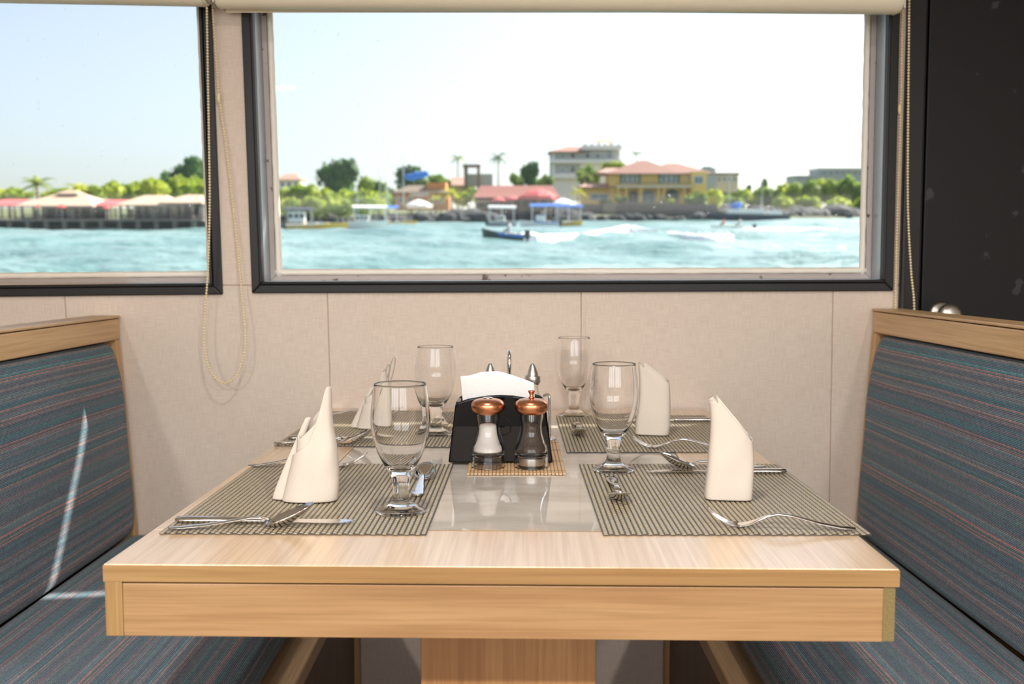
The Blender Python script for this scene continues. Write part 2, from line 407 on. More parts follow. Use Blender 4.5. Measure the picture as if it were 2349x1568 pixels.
# ================================================================= THE CABIN
YW = 2.315            # face of the window wall
ZT = 0.75             # table top
CEIL = 2.12
floor = tag(MB().b2((-2.6, -2.5, -.06), (2.6, YW + .12, 0)).build('floor', M['floor']), kind='structure')
ceil_ = tag(MB().b2((-2.6, -2.5, CEIL), (2.6, YW + .12, CEIL + .05)).build('ceiling', M['ceiling']), kind='structure')
tag(MB().b2((-2.66, -2.5, -.06), (-2.6, YW + .12, CEIL)).build('wall_left', M['wall']), kind='structure')
tag(MB().b2((2.6, -2.5, -.06), (2.66, YW + .12, CEIL)).build('wall_right', M['wall']), kind='structure')
# the opposite side of the cabin: wall with two assumed windows holding added fill light
wf = tag(empty('wall_front', (0, -2.53, 0)), 'beige wall with two assumed windows on the far side of the cabin', kind='structure')
for a_, b_ in (((-2.66, 0), (2.66, 1.05)), ((-2.66, 1.95), (2.66, CEIL)), ((-2.66, 1.05), (-2.35, 1.95)), ((-.15, 1.05), (.15, 1.95)), ((2.35, 1.05), (2.66, 1.95))):
    MB().b2((a_[0], -.03, a_[1]), (b_[0], .03, b_[1])).build('wall_panel', M['wall'], wf)
for n_, x0 in ((3, -2.35), (4, .15)):
    assumed_win = tag(empty('window_%d' % n_, (x0 + 1.10, -2.53, 1.50)), 'assumed unseen window with added fill light on the opposite side of the cabin', kind='structure')  # numbered on from the seen windows, but assumed and out of view
    for c_, s_ in (((0, 0, .435), (2.20, .08, .03)), ((0, 0, -.435), (2.20, .08, .03)), ((-1.085, 0, 0), (.03, .08, .90)), ((1.085, 0, 0), (.03, .08, .90)), ((-.37, 0, 0), (.05, .06, .86)), ((.37, 0, 0), (.05, .06, .86))):
        MB().box(c_, s_).build('frame_bar', M['black_frame'], assumed_win, bevel=.003)
    ld = bpy.data.lights.new('daylight_fill', 'AREA'); ld.shape = 'RECTANGLE'; ld.size = 2.12; ld.size_y = .82; ld.energy = FILL_POWER; ld.color = (0.97, 0.985, 1.0)  # area light added in the opening as frontal fill
    lo = bpy.data.objects.new('daylight_fill', ld); col.objects.link(lo); lo.parent = assumed_win; lo.location = (0, -.035, 0); lo.rotation_euler = (R(90), 0, 0)

def wp(px, py, dy=0.0): return on_y(px, py, YW + dy)
# window outlines on the wall plane (outer edge of the black frame): TL, TR, BR, BL
W2 = [wp(551, -75), wp(2064, -62), wp(2046, 667), wp(580, 672)]
W1 = [wp(-1000, -95), wp(482, -84), wp(512, 675), wp(-1000, 690)]
def inset(q, d):
    """inward offset of a quad TL,TR,BR,BL in the x/z plane"""
    out = []
    for i in range(4):
        a, b, c = q[i - 1], q[i], q[(i + 1) % 4]
        e1 = Vector((b.x - a.x, b.z - a.z)).normalized(); e2 = Vector((c.x - b.x, c.z - b.z)).normalized()
        n1 = Vector((e1.y, -e1.x)); n2 = Vector((e2.y, -e2.x))      # clockwise order: inward is right-hand
        m = (n1 + n2); m = m / (1 + n1.dot(n2))
        out.append(Vector((b.x + m.x * d, b.y, b.z + m.y * d)))
    return out
def at_y(q, y): return [Vector((p.x, y, p.z)) for p in q]
def ring_prism(outer, inner, y0, y1, i):
    j = (i + 1) % 4
    return [Vector((p.x, y0, p.z)) for p in (outer[i], outer[j], inner[j], inner[i])] + [Vector((p.x, y1, p.z)) for p in (outer[i], outer[j], inner[j], inner[i])]
def make_window(name, Q, label):
    root = empty(name, (0, 0, 0)); tag(root, label, kind='structure')
    a = inset(Q, .027); b = inset(Q, .0275); c = inset(Q, .0405); d = inset(Q, .0550)
    for i in range(4):                                             # mitred black frame bars with a raised inner lip
        k = MB(); mid = inset(Q, .020)
        k.hexa(ring_prism(Q, mid, YW - .010, YW + .02, i)); k.hexa(ring_prism(mid, a, YW - .015, YW + .02, i))
        k.build('frame_bar', M['black_frame'], root, bevel=.0025)
    for i in range(4):                                             # aluminium return into the wall's depth
        j = (i + 1) % 4; k = MB()
        k.hexa(ring_prism(inset(Q, .0245), b, YW + .005, YW + .066, i)); k.build('return_strip', M['alu'], root)
    for i in range(4):
        k = MB(); k.hexa(ring_prism(b, c, YW + .060, YW + .075, i)); k.build('rebate', M['sill_grey'], root, bevel=.0015)
    rng = random.Random(5)
    for i in range(4):                                             # hand-run bead of sealant against the pane
        j = (i + 1) % 4; p, q = c[i].lerp(d[i], .5), c[j].lerp(d[j], .5)
        e_ = (q - p).normalized() * .009; p, q = p - e_, q + e_; L = (q - p).length; N = max(8, int(L / .02)); pts = []; rr = []
        for t in range(N + 1):
            x = p.lerp(q, t / N); pts.append(Vector((x.x, YW + .066, x.z))); rr.append(.0074 + rng.uniform(-.0006, .0009))
        MB().tube(pts, rr, 8).build('sealant_bead', M['sealant'], root, smooth=True)
    e = inset(Q, .046)
    g = MB().hexa(at_y(e, YW + .066) + at_y(e, YW + .070)); g.build('pane', M['pane'], root)
    return root
make_window('window_1', W1, 'black-framed window at the left edge looking out on the huts by the water')
make_window('window_2', W2, 'wide black-framed window above the table looking out on the harbour')

# --- the wall: core strips around the openings and linen-covered panels in front, each its own
wall = empty('wall_back', (0, YW, 0)); tag(wall, 'beige linen-covered panelled wall under and between the windows', kind='structure')
TH = .11
def core(q):     # q: polygon corners TL,TR,BR,BL in x/z
    return at_y(q, YW + .012), at_y(q, YW + TH)
def wall_piece(q, name, mat, y0, y1, bevel=0.0):
    k = MB(); k.hexa([Vector((p.x, y0 - YW, p.z)) for p in q] + [Vector((p.x, y1 - YW, p.z)) for p in q])
    return k.build(name, mat, wall, bevel=bevel)
def V2(x, z): return Vector((x, YW, z))
o1, o2 = inset(W1, .022), inset(W2, .022)
xdoor = wp(2080, 300).x
core_q = [
    [V2(-2.6, CEIL), V2(xdoor, CEIL), V2(xdoor, o2[1].z), V2(-2.6, o2[1].z)],
    [V2(-2.6, o2[3].z), V2(xdoor, o2[3].z), V2(xdoor, 0), V2(-2.6, 0)],
    [V2(-2.6, o2[1].z), V2(o1[0].x, o2[1].z), V2(o1[0].x, o2[3].z), V2(-2.6, o2[3].z)],
    [V2(o1[1].x, o2[1].z), V2(o2[0].x, o2[1].z), o2[3], V2(o1[2].x, o2[3].z)],
    [o2[1], V2(xdoor, o2[1].z), V2(xdoor, o2[2].z), o2[2]],
    [V2(o1[0].x, o2[1].z), V2(o1[1].x, o2[1].z), o1[1], o1[0]],
]
for q in core_q: wall_piece(q, 'wall_core', M['groove'], YW + .0022, YW + TH)
g = .0011
def seam(pt, pb):                       # x of a vertical seam as a function of z
    a, b = wp(*pt), wp(*pb); return lambda z: lerp(a.x, b.x, (z - a.z) / (b.z - a.z))
seams = [lambda z: -2.6, seam((149, 690), (152, 730)), seam((751, 678), (759, 940)), seam((1333, 672), (1334, 780)), seam((1911, 668), (1903, 1140)), lambda z: xdoor]
zt1, zt2 = wp(540, 655).z, W2[3].z + .004
for i in range(len(seams) - 1):        # panels under the windows
    ztop = zt1
    q = [V2(seams[i](ztop) + g, ztop), V2(seams[i + 1](ztop) - g, ztop), V2(seams[i + 1](0) - g, 0), V2(seams[i](0) + g, 0)]
    wall_piece(q, 'wall_panel', M['wall'], YW, YW + .0021, .0008)
# narrow cover strip over the middle seam
sx = seams[3](.6); MB().b2((sx - .0045, -.0016, 0.0), (sx + .0045, .002, zt1)).build('cover_strip', M['wall'], wall, bevel=.0006)
wall_piece([V2(W1[1].x - .004, CEIL), V2(W2[0].x + .004, CEIL), V2(W2[3].x + .006, zt1 + 2 * g), V2(W1[2].x - .006, zt1 + 2 * g)], 'wall_panel', M['wall'], YW, YW + .0021, .0008)
wall_piece([V2(W2[1].x - .004, CEIL), V2(xdoor - .001, CEIL), V2(xdoor - .001, zt1 + 2 * g), V2(W2[2].x - .006, zt1 + 2 * g)], 'wall_panel', M['wall'], YW, YW + .0021, .0008)
ztop_w = max(W2[0].z, W2[1].z)
wall_piece([V2(W2[0].x + .006, CEIL), V2(W2[1].x - .006, CEIL), V2(W2[1].x - .006, ztop_w - .012), V2(W2[0].x + .006, ztop_w - .012)], 'wall_panel', M['wall'], YW, YW + .0021, .0008)
wall_piece([V2(-2.6, CEIL), V2(W1[1].x - .006, CEIL), V2(W1[1].x - .006, W1[1].z - .012), V2(-2.6, W1[1].z - .012)], 'wall_panel', M['wall'], YW, YW + .0021, .0008)
wall_piece([V2(-2.6, W1[0].z), V2(W1[0].x + .006, W1[0].z), V2(W1[3].x + .006, zt1 + g), V2(-2.6, zt1 + g)], 'wall_panel', M['wall'], YW, YW + .0021, .0008)

# --- black door at the right, its post and knob
door = empty('door_1', (0, YW, 0)); tag(door, 'matt black cabin door right of the window with a round metal knob', kind='structure')
xp = lambda px, py: wp(px, py).x
k = MB(); k.hexa([Vector((x, y, z)) for y in (-.016, .11) for x, z in ((xp(2079, 0), CEIL), (xp(2124, 0), CEIL), (xp(2106, 720), 0), (xp(2060, 720), 0))])
k.build('door_post', M['black_frame'], door, bevel=.006)
k = MB(); k.hexa([Vector((x, y, z)) for y in (-.006, .05) for x, z in ((xp(2131, 0), CEIL), (2.6, CEIL), (2.6, 0.02), (xp(2112, 720), .02))])
k.build('door_leaf', M['black_door'], door, bevel=.003)
k = MB(); k.b2((xp(2090, 400), .05, 0), (2.6, .11, CEIL)); k.build('door_lining', M['black_frame'], door)
kp = on_y(2169, 722, YW - .03)
k = MB(); k.lathe([(0, 0), (.030, 0), (.031, .004), (.024, .009), (.012, .012), (.011, .026), (.018, .031), (.0262, .039), (.0275, .047), (.025, .055), (.016, .0605), (0, .062)], 28)
kb = k.build('door_knob', M['steel_brushed'], door, smooth=True, loc=(kp.x, -.006, kp.z)); kb.rotation_euler = (R(90), 0, 0)
kb['label'] = 'round brushed metal knob'

# --- unseen boards added outside above the window to pass one thin slit of sun
zo = 2.05
slope_y = SUN_TRAVEL.y / SUN_TRAVEL.z          # metres of y per metre of z along the sunlight
ys = 2.050 + (zo - ZT) * slope_y               # the streak lies on the table at y = 2.05
ov = tag(MB().b2((-4, YW + .11, zo), (4, ys - .016, zo + .008)).build('sun_block_board', M['hull']), 'unseen white board added above the cabin windows to block the sun', kind='structure')
gt = tag(MB().b2((-4, ys + .016, zo), (4, ys + .42, zo + .008)).build('sun_slit_plank', M['hull']), 'unseen white plank added beyond the slit to block the sun', kind='structure')

# --- ceiling lamps, out of view, assumed from how the light falls
lamp_xy = [(-.10, .95, .22), (-1.30, -1.05, 1.0), (-.10, -1.05, 1.0), (1.10, -1.05, 1.0)]
lamp_root = None
for i, (x, y, pw) in enumerate(lamp_xy):
    if lamp_root is None:
        r_ = empty('assumed_lamp', (x, y, CEIL)); lamp_root = r_
        MB().lathe([(.048, -.001), (.064, -.001), (.066, -.006), (.060, -.012), (.048, -.010), (.047, -.001)], 28).build('trim_ring', M['steel_brushed'], r_, smooth=True)
        MB().lathe([(0, -.004), (.045, -.004), (.047, -.001), (0, -.001)], 28).build('diffuser', M['lamp_glow'], r_)
    else:
        r_ = lamp_root.copy(); col.objects.link(r_); r_.location = (x, y, CEIL)
        for ch in lamp_root.children:
            if ch.type == 'MESH': c_ = ch.copy(); col.objects.link(c_); c_.parent = r_
    tag(r_, 'assumed unseen round downlight recessed in the white cabin ceiling', 'lamp', 'ceiling downlights')
    ld = bpy.data.lights.new('lamp_light', 'AREA'); ld.shape = 'DISK'; ld.size = .11; ld.energy = LAMP_POWER * pw; ld.color = LAMP_COLOUR; ld.spread = R(170)
    lo = bpy.data.objects.new('lamp_light', ld); col.objects.link(lo); lo.parent = r_; lo.location = (0, 0, -.014)

# ================================================================= BLINDS
def make_blind(p0, p1, label, end_r, end_l):
    """rolled cream blind between two points of its lower edge"""
    r = .034; a = Vector(p0) + Vector((0, 0, r)); b = Vector(p1) + Vector((0, 0, r))
    root = empty('roller_blind', a.lerp(b, .5), 0, label, 'blind', 'roller blinds over the windows')
    c = root.location
    MB().tube([a - c, b - c], r, 40).build('fabric_roll', M['blind'], root, smooth=True, angle=40)
    for e, s in ((b, 1), (a, -1)):
        MB().tube([e - c, e - c + Vector((s * .006, 0, 0))], r * .93, 32).build('end_cap', M['blind'], root, smooth=True, angle=40)
        MB().box(e - c + Vector((s * .010, .02, .0)), (.004, .085, .05)).build('bracket', M['ceiling'], root, bevel=.001)
        MB().tube([e - c + Vector((s * .006, 0, 0)), e - c + Vector((s * .016, 0, 0))], .006, 12).build('spindle', M['ceiling'], root)
    # hem of the blind hanging just behind the roll
    MB().box((0, r - .004, -.004), ((b - a).length * .995, .003, .05)).build('hem', M['blind'], root, bevel=.001)
    return root
YB = YW - .060
make_blind(on_y(506, 20, YB), on_y(2056, 33, YB), 'rolled-up cream roller blind above the wide harbour window', 1, 1)
make_blind(on_y(-900, -10, YB), on_y(470, 15, YB), 'rolled-up cream roller blind above the left window', 1, 1)
def smooth_path(pts, n=12):
    out = []; P = [Vector(p) for p in pts]
    for i in range(len(P) - 1):
        p0 = P[max(0, i - 1)]; p1 = P[i]; p2 = P[i + 1]; p3 = P[min(len(P) - 1, i + 2)]
        for k in range(n):
            t = k / n
            out.append(.5 * ((2 * p1) + (-p0 + p2) * t + (2 * p0 - 5 * p1 + 4 * p2 - p3) * t * t + (-p0 + 3 * p1 - 3 * p2 + p3) * t ** 3))
    out.append(P[-1]); return out
def resample(path, step):
    out = [path[0]]; acc = 0
    for a, b in zip(path, path[1:]):
        L = (b - a).length; t = step - acc
        while t <= L: out.append(a.lerp(b, t / L)); t += step
        acc = (acc + L) % step
    return out
def make_chain(pts, label, conn):
    path = smooth_path(pts); c = path[0].copy()
    root = empty('blind_chain', c, 0, label, 'chain', 'bead chains of the roller blinds')
    rel = [p - c for p in path]
    k = MB()
    for p in resample(rel, .0066): k.sphere(p, .0029, 7, 5)
    b = k.build('beads', M['bead'], root, smooth=True, fix=False); b['kind'] = 'stuff'
    MB().tube(rel[::2], .0007, 5).build('cord', M['bead'], root)
    if conn is not None:
        p = conn - c
        MB().lathe([(0, -.012), (.003, -.011), (.0042, -.004), (.0042, .004), (.003, .011), (0, .012)], 12).build('connector', M['bead'], root, smooth=True, loc=p)
    return root
yf, yb_ = YW - .052, YW - .010
make_chain([on_y(474, -30, yf), on_y(475, 60, yf), on_y(479, 300, yf), on_y(481, 470, yf), on_y(477, 620, yf), on_y(468, 745, yf), on_y(471, 810, yf - .004), on_y(487, 858, yf - .006),
            on_y(515, 878, yf - .006), on_y(543, 860, yf - .004), on_y(560, 810, yf), on_y(562, 750, yf + .010), on_y(550, 620, yf + .026), on_y(538, 500, yf + .033),
            on_y(519, 340, yf + .036), on_y(503, 225, yf + .038), on_y(493, 100, yf + .034), on_y(485, -30, yf + .030)],
           'long bead chain looping down over the beige wall left of the wide window', on_y(502, 224, yf + .038))
make_chain([on_y(2071, -30, yb_), on_y(2066, 260, yb_), on_y(2059, 480, yb_), on_y(2054, 700, yb_), on_y(2056, 830, yb_), on_y(2075, 880, yb_ - .01), on_y(2095, 830, yb_ - .02),
            on_y(2097, 700, yf), on_y(2090, 620, yf), on_y(2083, 480, yf), on_y(2083, 300, yf), on_y(2086, -30, yf)],
           'bead chain hanging in front of the black door post', on_y(2064, 250, yb_))

# ================================================================= BENCHES
def sweep(prof, y0, y1, ny, mat, name, parent, endr=.035):
    """cushion: closed profile of (x, z) swept along y, ends rounded; uv = (y, arc length) in metres"""
    n = len(prof); cx = sum(p[0] for p in prof) / n; cz = sum(p[1] for p in prof) / n
    rows = []
    ts = []
    for k in range(7): a = PI / 2 * k / 6; ts.append((y0 + endr * (1 - math.sin(a)), 1))
    ysec = [(y0, .0)]
    for k in range(1, 7): a = PI / 2 * k / 6; ysec.append((y0 + endr * (1 - math.cos(a)), math.sin(a)))
    for k in range(1, ny): ysec.append((lerp(y0 + endr, y1 - endr, k / ny), 1.0))
    for k in range(6, 0, -1): a = PI / 2 * k / 6; ysec.append((y1 - endr * (1 - math.cos(a)), math.sin(a)))
    ysec.append((y1, .0))
    arc = [0]
    for i in range(1, n): arc.append(arc[-1] + math.hypot(prof[i][0] - prof[i - 1][0], prof[i][1] - prof[i - 1][1]))
    half = .03
    vs = []; uvs = []
    for y, s in ysec:
        for i, (x, z) in enumerate(prof):
            dx, dz = cx - x, cz - z; L = math.hypot(dx, dz) or 1; m = min(half, L * .6) * (1 - s)
            w = noise.noise(Vector((y * 3.1, x * 5, z * 5))) * .004 * s
            vs.append((x + dx / L * m + dx / L * w, y, z + dz / L * m + dz / L * w)); uvs.append((y, arc[i]))
    fs = []; 
    for j in range(len(ysec) - 1):
        for i in range(n - 1): fs.append((j * n + i, j * n + i + 1, (j + 1) * n + i + 1, (j + 1) * n + i))
        fs.append((j * n + n - 1, j * n, (j + 1) * n, (j + 1) * n + n - 1))
    fs.append(tuple(range(n))); fs.append(tuple(range(len(ysec) * n - 1, (len(ysec) - 1) * n - 1, -1)))
    k = MB(); k.v = vs; k.f = fs
    o = k.build(name, mat, parent, smooth=True, fix=False)
    bm = bmesh.new(); bm.from_mesh(o.data)
    ul = bm.loops.layers.uv.new('UVMap')
    for f in bm.faces:
        for lp in f.loops: lp[ul].uv = uvs[lp.vert.index]
    bmesh.ops.recalc_face_normals(bm, faces=bm.faces); bm.to_mesh(o.data); bm.free()
    return o
def rounded(poly, r, n=5):
    """round the corners of a polygon"""
    out = []; N = len(poly)
    for i in range(N):
        a, b, c = Vector(poly[i - 1]), Vector(poly[i]), Vector(poly[(i + 1) % N])
        rr = r[i] if isinstance(r, (list, tuple)) else r
        p = b + (a - b).normalized() * min(rr, (a - b).length * .48); q = b + (c - b).normalized() * min(rr, (c - b).length * .48)
        for k in range(n + 1):
            t = k / n; out.append(tuple((p * (1 - t) + b * t) * (1 - t) + (b * (1 - t) + q * t) * t))
    return out
def densify(poly, step=.03):
    out = []
    for i in range(len(poly)):
        a, b = Vector(poly[i]), Vector(poly[(i + 1) % len(poly)]); m = max(1, int((b - a).length / step))
        out += [tuple(a.lerp(b, k / m)) for k in range(m)]
    return out
def make_bench(sgn, xt, zt, label):
    """sgn = -1 left, +1 right; xt = |x| of the rail's front face, zt = height of the rail's top"""
    root = empty('booth_bench', (sgn * xt, YW - .6, 0), 0, label, 'bench', 'booth benches at the table')
    ox, oy = root.location.x, root.location.y
    y0, y1 = .90, YW - .006
    def X(v): return sgn * v - ox
    def slab(name, xa, xb, ya, yb, za, zb, mat, bev=.003):
        return MB().b2((X(xa), ya - oy, za), (X(xb), yb - oy, zb)).build(name, mat, root, bevel=bev)
    zr = zt - .056
    slab('top_rail', xt, xt + .060, y0, y1, zr, zt - .0075, M['oak_bench'])
    slab('rail_cap', xt - .002, xt + .064, y0, y1, zt - .006, zt, M['oak_bench'], .002)
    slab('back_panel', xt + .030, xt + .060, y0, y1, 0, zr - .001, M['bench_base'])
    # leaning end panel against the wall
    k = MB(); k.prism([(X(xt + .058), 0), (X(xt + .058), zr - .0005), (X(xt - .001), zr - .0005), (X(xt - .030), .46), (X(xt - .030), .38), (X(.36), .38), (X(.36), 0)], 'y', y1 - .022 - oy, y1 - oy)
    k.build('end_panel', M['oak_bench_z'], root, bevel=.002)
    # backrest cushion
    zc = .455
    pr = [(xt + .028, zr - .004), (xt + .008, zr - .003), (xt - .012, zr - .060), (xt - .026, zr - .16), (xt - .036, zc + .10), (xt - .036, zc + .012), (xt - .01, zc), (xt + .028, zc)]
    pr = densify(rounded([(sgn * a - ox, b) for a, b in pr], [.004, .012, .05, .05, .05, .02, .01, .004], 5), .02)
    if sgn > 0: pr = pr
    sweep(pr, y0 - oy + .004, y1 - .024 - oy, 40, M['fabric'], 'backrest_cushion', root, .03)
    # seat cushion on its ledge
    xs0, xs1, zs0, zs1 = xt - .020, .418, .385, .462
    ps = [(xs0, zs0 + .005), (xs0, zs1 - .004), (lerp(xs0, xs1, .5), zs1 + .006), (xs1 + .02, zs1), (xs1 - .004, zs1 - .03), (xs1, zs0 + .002)]
    ps = densify(rounded([(sgn * a - ox, b) for a, b in ps], [.005, .01, .2, .045, .03, .012], 6), .02)
    sweep(ps, y0 - oy + .004, y1 - .024 - oy, 40, M['fabric'], 'seat_cushion', root, .02)
    slab('seat_ledge', .362, xt + .028, y0, y1 - .023, .355, .384, M['oak_bench'], .003)
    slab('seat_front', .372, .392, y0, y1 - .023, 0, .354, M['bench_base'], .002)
    return root
pl = on_y(272, 723, YW - .01); pr_ = on_y(2004, 707, YW - .01)
make_bench(-1, -pl.x, pl.z, 'left booth bench with striped teal cushions and a blade of sunlight across its back')
make_bench(1, pr_.x, pr_.z, 'right booth bench with striped teal cushions in front of the black door')

# ================================================================= TABLE
cFL, cFR = on_z(265, 1293, ZT), on_z(2091, 1305, ZT)
tcx = (cFL.x + cFR.x) / 2; ty0 = (cFL.y + cFR.y) / 2; tyaw = math.atan2(cFR.y - cFL.y, cFR.x - cFL.x); tw = (cFR - cFL).length
tlen = YW - .012 - ty0
table = empty('dining_table', (tcx, ty0 + tlen / 2, 0), tyaw, 'light oak booth table with a glossy stone inlay and a broad pedestal', 'table')
hw, hl = tw / 2, tlen / 2
T1, T2 = .020, .0605                    # top board, apron height
# inlay opening
ix = .292; iy0 = on_z(1180, 1218, ZT).y - ty0 - hl; iy1 = on_z(1270, 957, ZT).y - ty0 - hl
for a, b in (((-hw, -hl), (hw, iy0)), ((-hw, iy1), (hw, hl)), ((-hw, iy0 + .0005), (-ix, iy1 - .0005)), ((ix, iy0 + .0005), (hw, iy1 - .0005))):
    MB().b2((a[0], a[1], ZT - T1), (b[0], b[1], ZT)).build('top_board', M['oak_y'], table, bevel=.0008)
MB().b2((-ix + .001, iy0 + .0015, ZT - T1), (ix - .001, iy1 - .0015, ZT - .0004)).build('stone_inlay', M['stone'], table, bevel=.0012)['label'] = 'glossy beige stone inlay'
MB().b2((-hw - .0006, -hl - .0012, ZT - T1 + .0004), (hw + .0006, -hl + .0005, ZT - .0012)).build('edge_band', M['oak_edge'], table)
MB().b2((-ix - .002, iy0 - .0012, ZT - .003), (ix + .002, iy0 + .0012, ZT + .0003)).build('inlay_edge', M['oak_edge'], table)
za, zb = ZT - T1 - T2 - .002, ZT - T1 - .0022
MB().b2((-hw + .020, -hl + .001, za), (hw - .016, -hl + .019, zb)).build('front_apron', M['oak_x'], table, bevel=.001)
MB().b2((-hw, -hl + .0004, za), (-hw + .0198, hl, ZT - T1)).build('side_apron', M['oak_edge_z'], table, bevel=.001)
sa = MB().b2((hw - .0158, -hl + .003, za), (hw - .002, hl, ZT - T1)).build('side_apron', M['chipboard'], table, bevel=.0006); sa['label'] = 'raw chipboard end of the right apron'
MB().b2((-hw + .02, hl - .02, za), (hw - .02, hl, zb)).build('rear_apron', M['oak_x'], table)
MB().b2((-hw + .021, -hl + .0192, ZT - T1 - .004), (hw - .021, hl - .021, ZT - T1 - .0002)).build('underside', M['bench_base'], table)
yp = ty0 + .20
xa_, xb_ = on_y(980, 1500, yp).x - tcx, on_y(1383, 1500, yp).x - tcx
MB().b2((xa_, .20 - hl, .02), (xb_, .20 - hl + .50, ZT - T1 - .005)).build('pedestal', M['oak_z'], table, bevel=.002)
MB().b2((xa_ - .06, .14 - hl, 0), (xb_ + .06, .80 - hl, .02)).build('foot_plate', M['black_frame'], table, bevel=.002)

# ================================================================= PLACEMATS
MW, ML, MT = .331, .437, .0022
def mat_mesh():
    cols, rows = 48, 47; px_, py_ = MW / cols, ML / rows
    base = MB().b2((-MW / 2, -ML / 2, 0), (MW / 2, ML / 2, .0012))
    for c_ in range(cols + 1):
        x = -MW / 2 + c_ * px_; x = max(-MW / 2 + .0006, min(MW / 2 - .0006, x))
        base.b2((x - .0007, -ML / 2, .0010), (x + .0007, ML / 2, .0017))
    w = MB()
    for c_ in range(cols):
        for r_ in range(rows):
            cx = -MW / 2 + (c_ + .5) * px_; cy = -ML / 2 + (r_ + .5 + (.25 if c_ % 2 else -.25)) * py_
            cy = max(-ML / 2 + .0014, min(ML / 2 - .0014, cy))
            a, b = px_ * .37, py_ * .42; a2, b2 = px_ * .29, py_ * .35
            w.add([(cx - a, cy - b, .0011), (cx + a, cy - b, .0011), (cx + a, cy + b, .0011), (cx - a, cy + b, .0011),
                   (cx - a2, cy - b2, MT), (cx + a2, cy - b2, MT), (cx + a2, cy + b2, MT), (cx - a2, cy + b2, MT)],
                  [(4, 5, 6, 7), (0, 1, 5, 4), (1, 2, 6, 5), (2, 3, 7, 6), (3, 0, 4, 7)])
    return base, w
mb_base, mb_w = mat_mesh()
mats = []
for i, (a, b, lab) in enumerate([((362, 1225), (981, 1228), 'woven beige and grey placemat at the front left under the leaning cone napkin'),
                                 ((1395, 1228), (1988, 1228), 'woven beige and grey placemat at the front right under the slant-topped napkin'),
                                 ((627, 1023), (1040, 1026), 'woven striped placemat at the back left beside the black napkin holder'),
                                 ((1314, 1038), (1712, 1038), 'woven placemat at the back right by the wall')]):
    A, B = on_z(*a, ZT), on_z(*b, ZT); yaw = math.atan2(B.y - A.y, B.x - A.x); mc = (A + B) / 2
    n_ = Vector((-math.sin(yaw), math.cos(yaw), 0)); c = mc + n_ * (ML / 2)
    if i == 0:
        r_ = empty('placemat', (c.x, c.y, ZT + .0004), yaw)
        mb_base.build('backing', M['weave_dark'], r_, fix=False)
        wv = mb_w.build('weave', M['weave_light'], r_, fix=False); wv['kind'] = 'stuff'
        m0 = r_
    else:
        r_ = copy_tree(m0); r_.location = (c.x, c.y, ZT + .0004); r_.rotation_euler.z = yaw
    tag(r_, lab, 'placemat', 'placemats'); mats.append(r_)
ZM = ZT + .0004 + MT + .0002

# bamboo mat under the shakers
A, B = on_z(1070, 1089, ZT), on_z(1299, 1089, ZT); bw = (B - A).length; bl = .30; nsl = 27
bm_ = empty('bamboo_mat', ((A.x + B.x) / 2, A.y + bl / 2, ZT), 0, 'small tan bamboo slat mat under the salt and pepper shakers', 'mat')
sl_ = MB().tube([(0, -bl / 2, 0), (0, bl / 2, 0)], .0031, 8); me = sl_.mesh('slat', M['bamboo'], True)
me.set_sharp_from_angle(angle=R(50))
rs = random.Random(3)
for i in range(nsl):
    o = bpy.data.objects.new('slat', me); col.objects.link(o); o.parent = bm_
    o.location = (-bw / 2 + (i + .5) * bw / nsl, rs.uniform(-.001, .001), .0016); o.scale = (bw / nsl / .0062 * .97, 1, .48)
for yy in (-.13, -.05, .05, .13):
    MB().tube([(-bw / 2, yy, .0030), (bw / 2, yy, .0030)], .0005, 5).build('binding_thread', M['bamboo_dark'], bm_)
ZB = ZT + .0036

# ================================================================= GOBLETS
def arcs(p, n=4):    # refine a profile with catmull-rom
    q = smooth_path([(a, 0, b) for a, b in p], n); return [(max(0, v.x), v.z) for v in q]
outer = [(.0325, .0), (.0338, .0018), (.0310, .0045), (.0220, .0085), (.0145, .0130), (.0115, .0185), (.0108, .0270), (.0112, .0360), (.0126, .0450), (.0150, .0520), (.0190, .0590),
         (.0255, .0700), (.0325, .0860), (.0378, .1060), (.0396, .1220), (.0388, .1400), (.0364, .1600), (.0347, .1725)]
inner = [(.0338, .1725), (.0355, .1600), (.0379, .1400), (.0386, .1220), (.0367, .1060), (.0313, .0860), (.0240, .0710), (.0160, .0620), (.0080, .0580)]
gob = MB().lathe([(0, .0)] + arcs(outer, 4) + [(.0344, .1732)] + arcs(inner, 4) + [(0, .0572)], 56)
gme = gob.mesh('goblet', M['glass'], True)
for px, py, lab in [(920, 1173, 'clear stemmed goblet in front on the left beside the leaning cone napkin'),
                    (1407, 1078, 'clear stemmed goblet on the front right placemat'),
                    (1000, 996, 'clear stemmed goblet at the back left beside the paper napkins'),
                    (1316, 953, 'clear stemmed goblet at the back right nearest the wall')]:
    p = on_z(px, py, ZM)
    o = bpy.data.objects.new('goblet', gme); col.objects.link(o); o.location = (p.x, p.y, ZM)
    tag(o, lab, 'glass', 'stemmed goblets on the table')

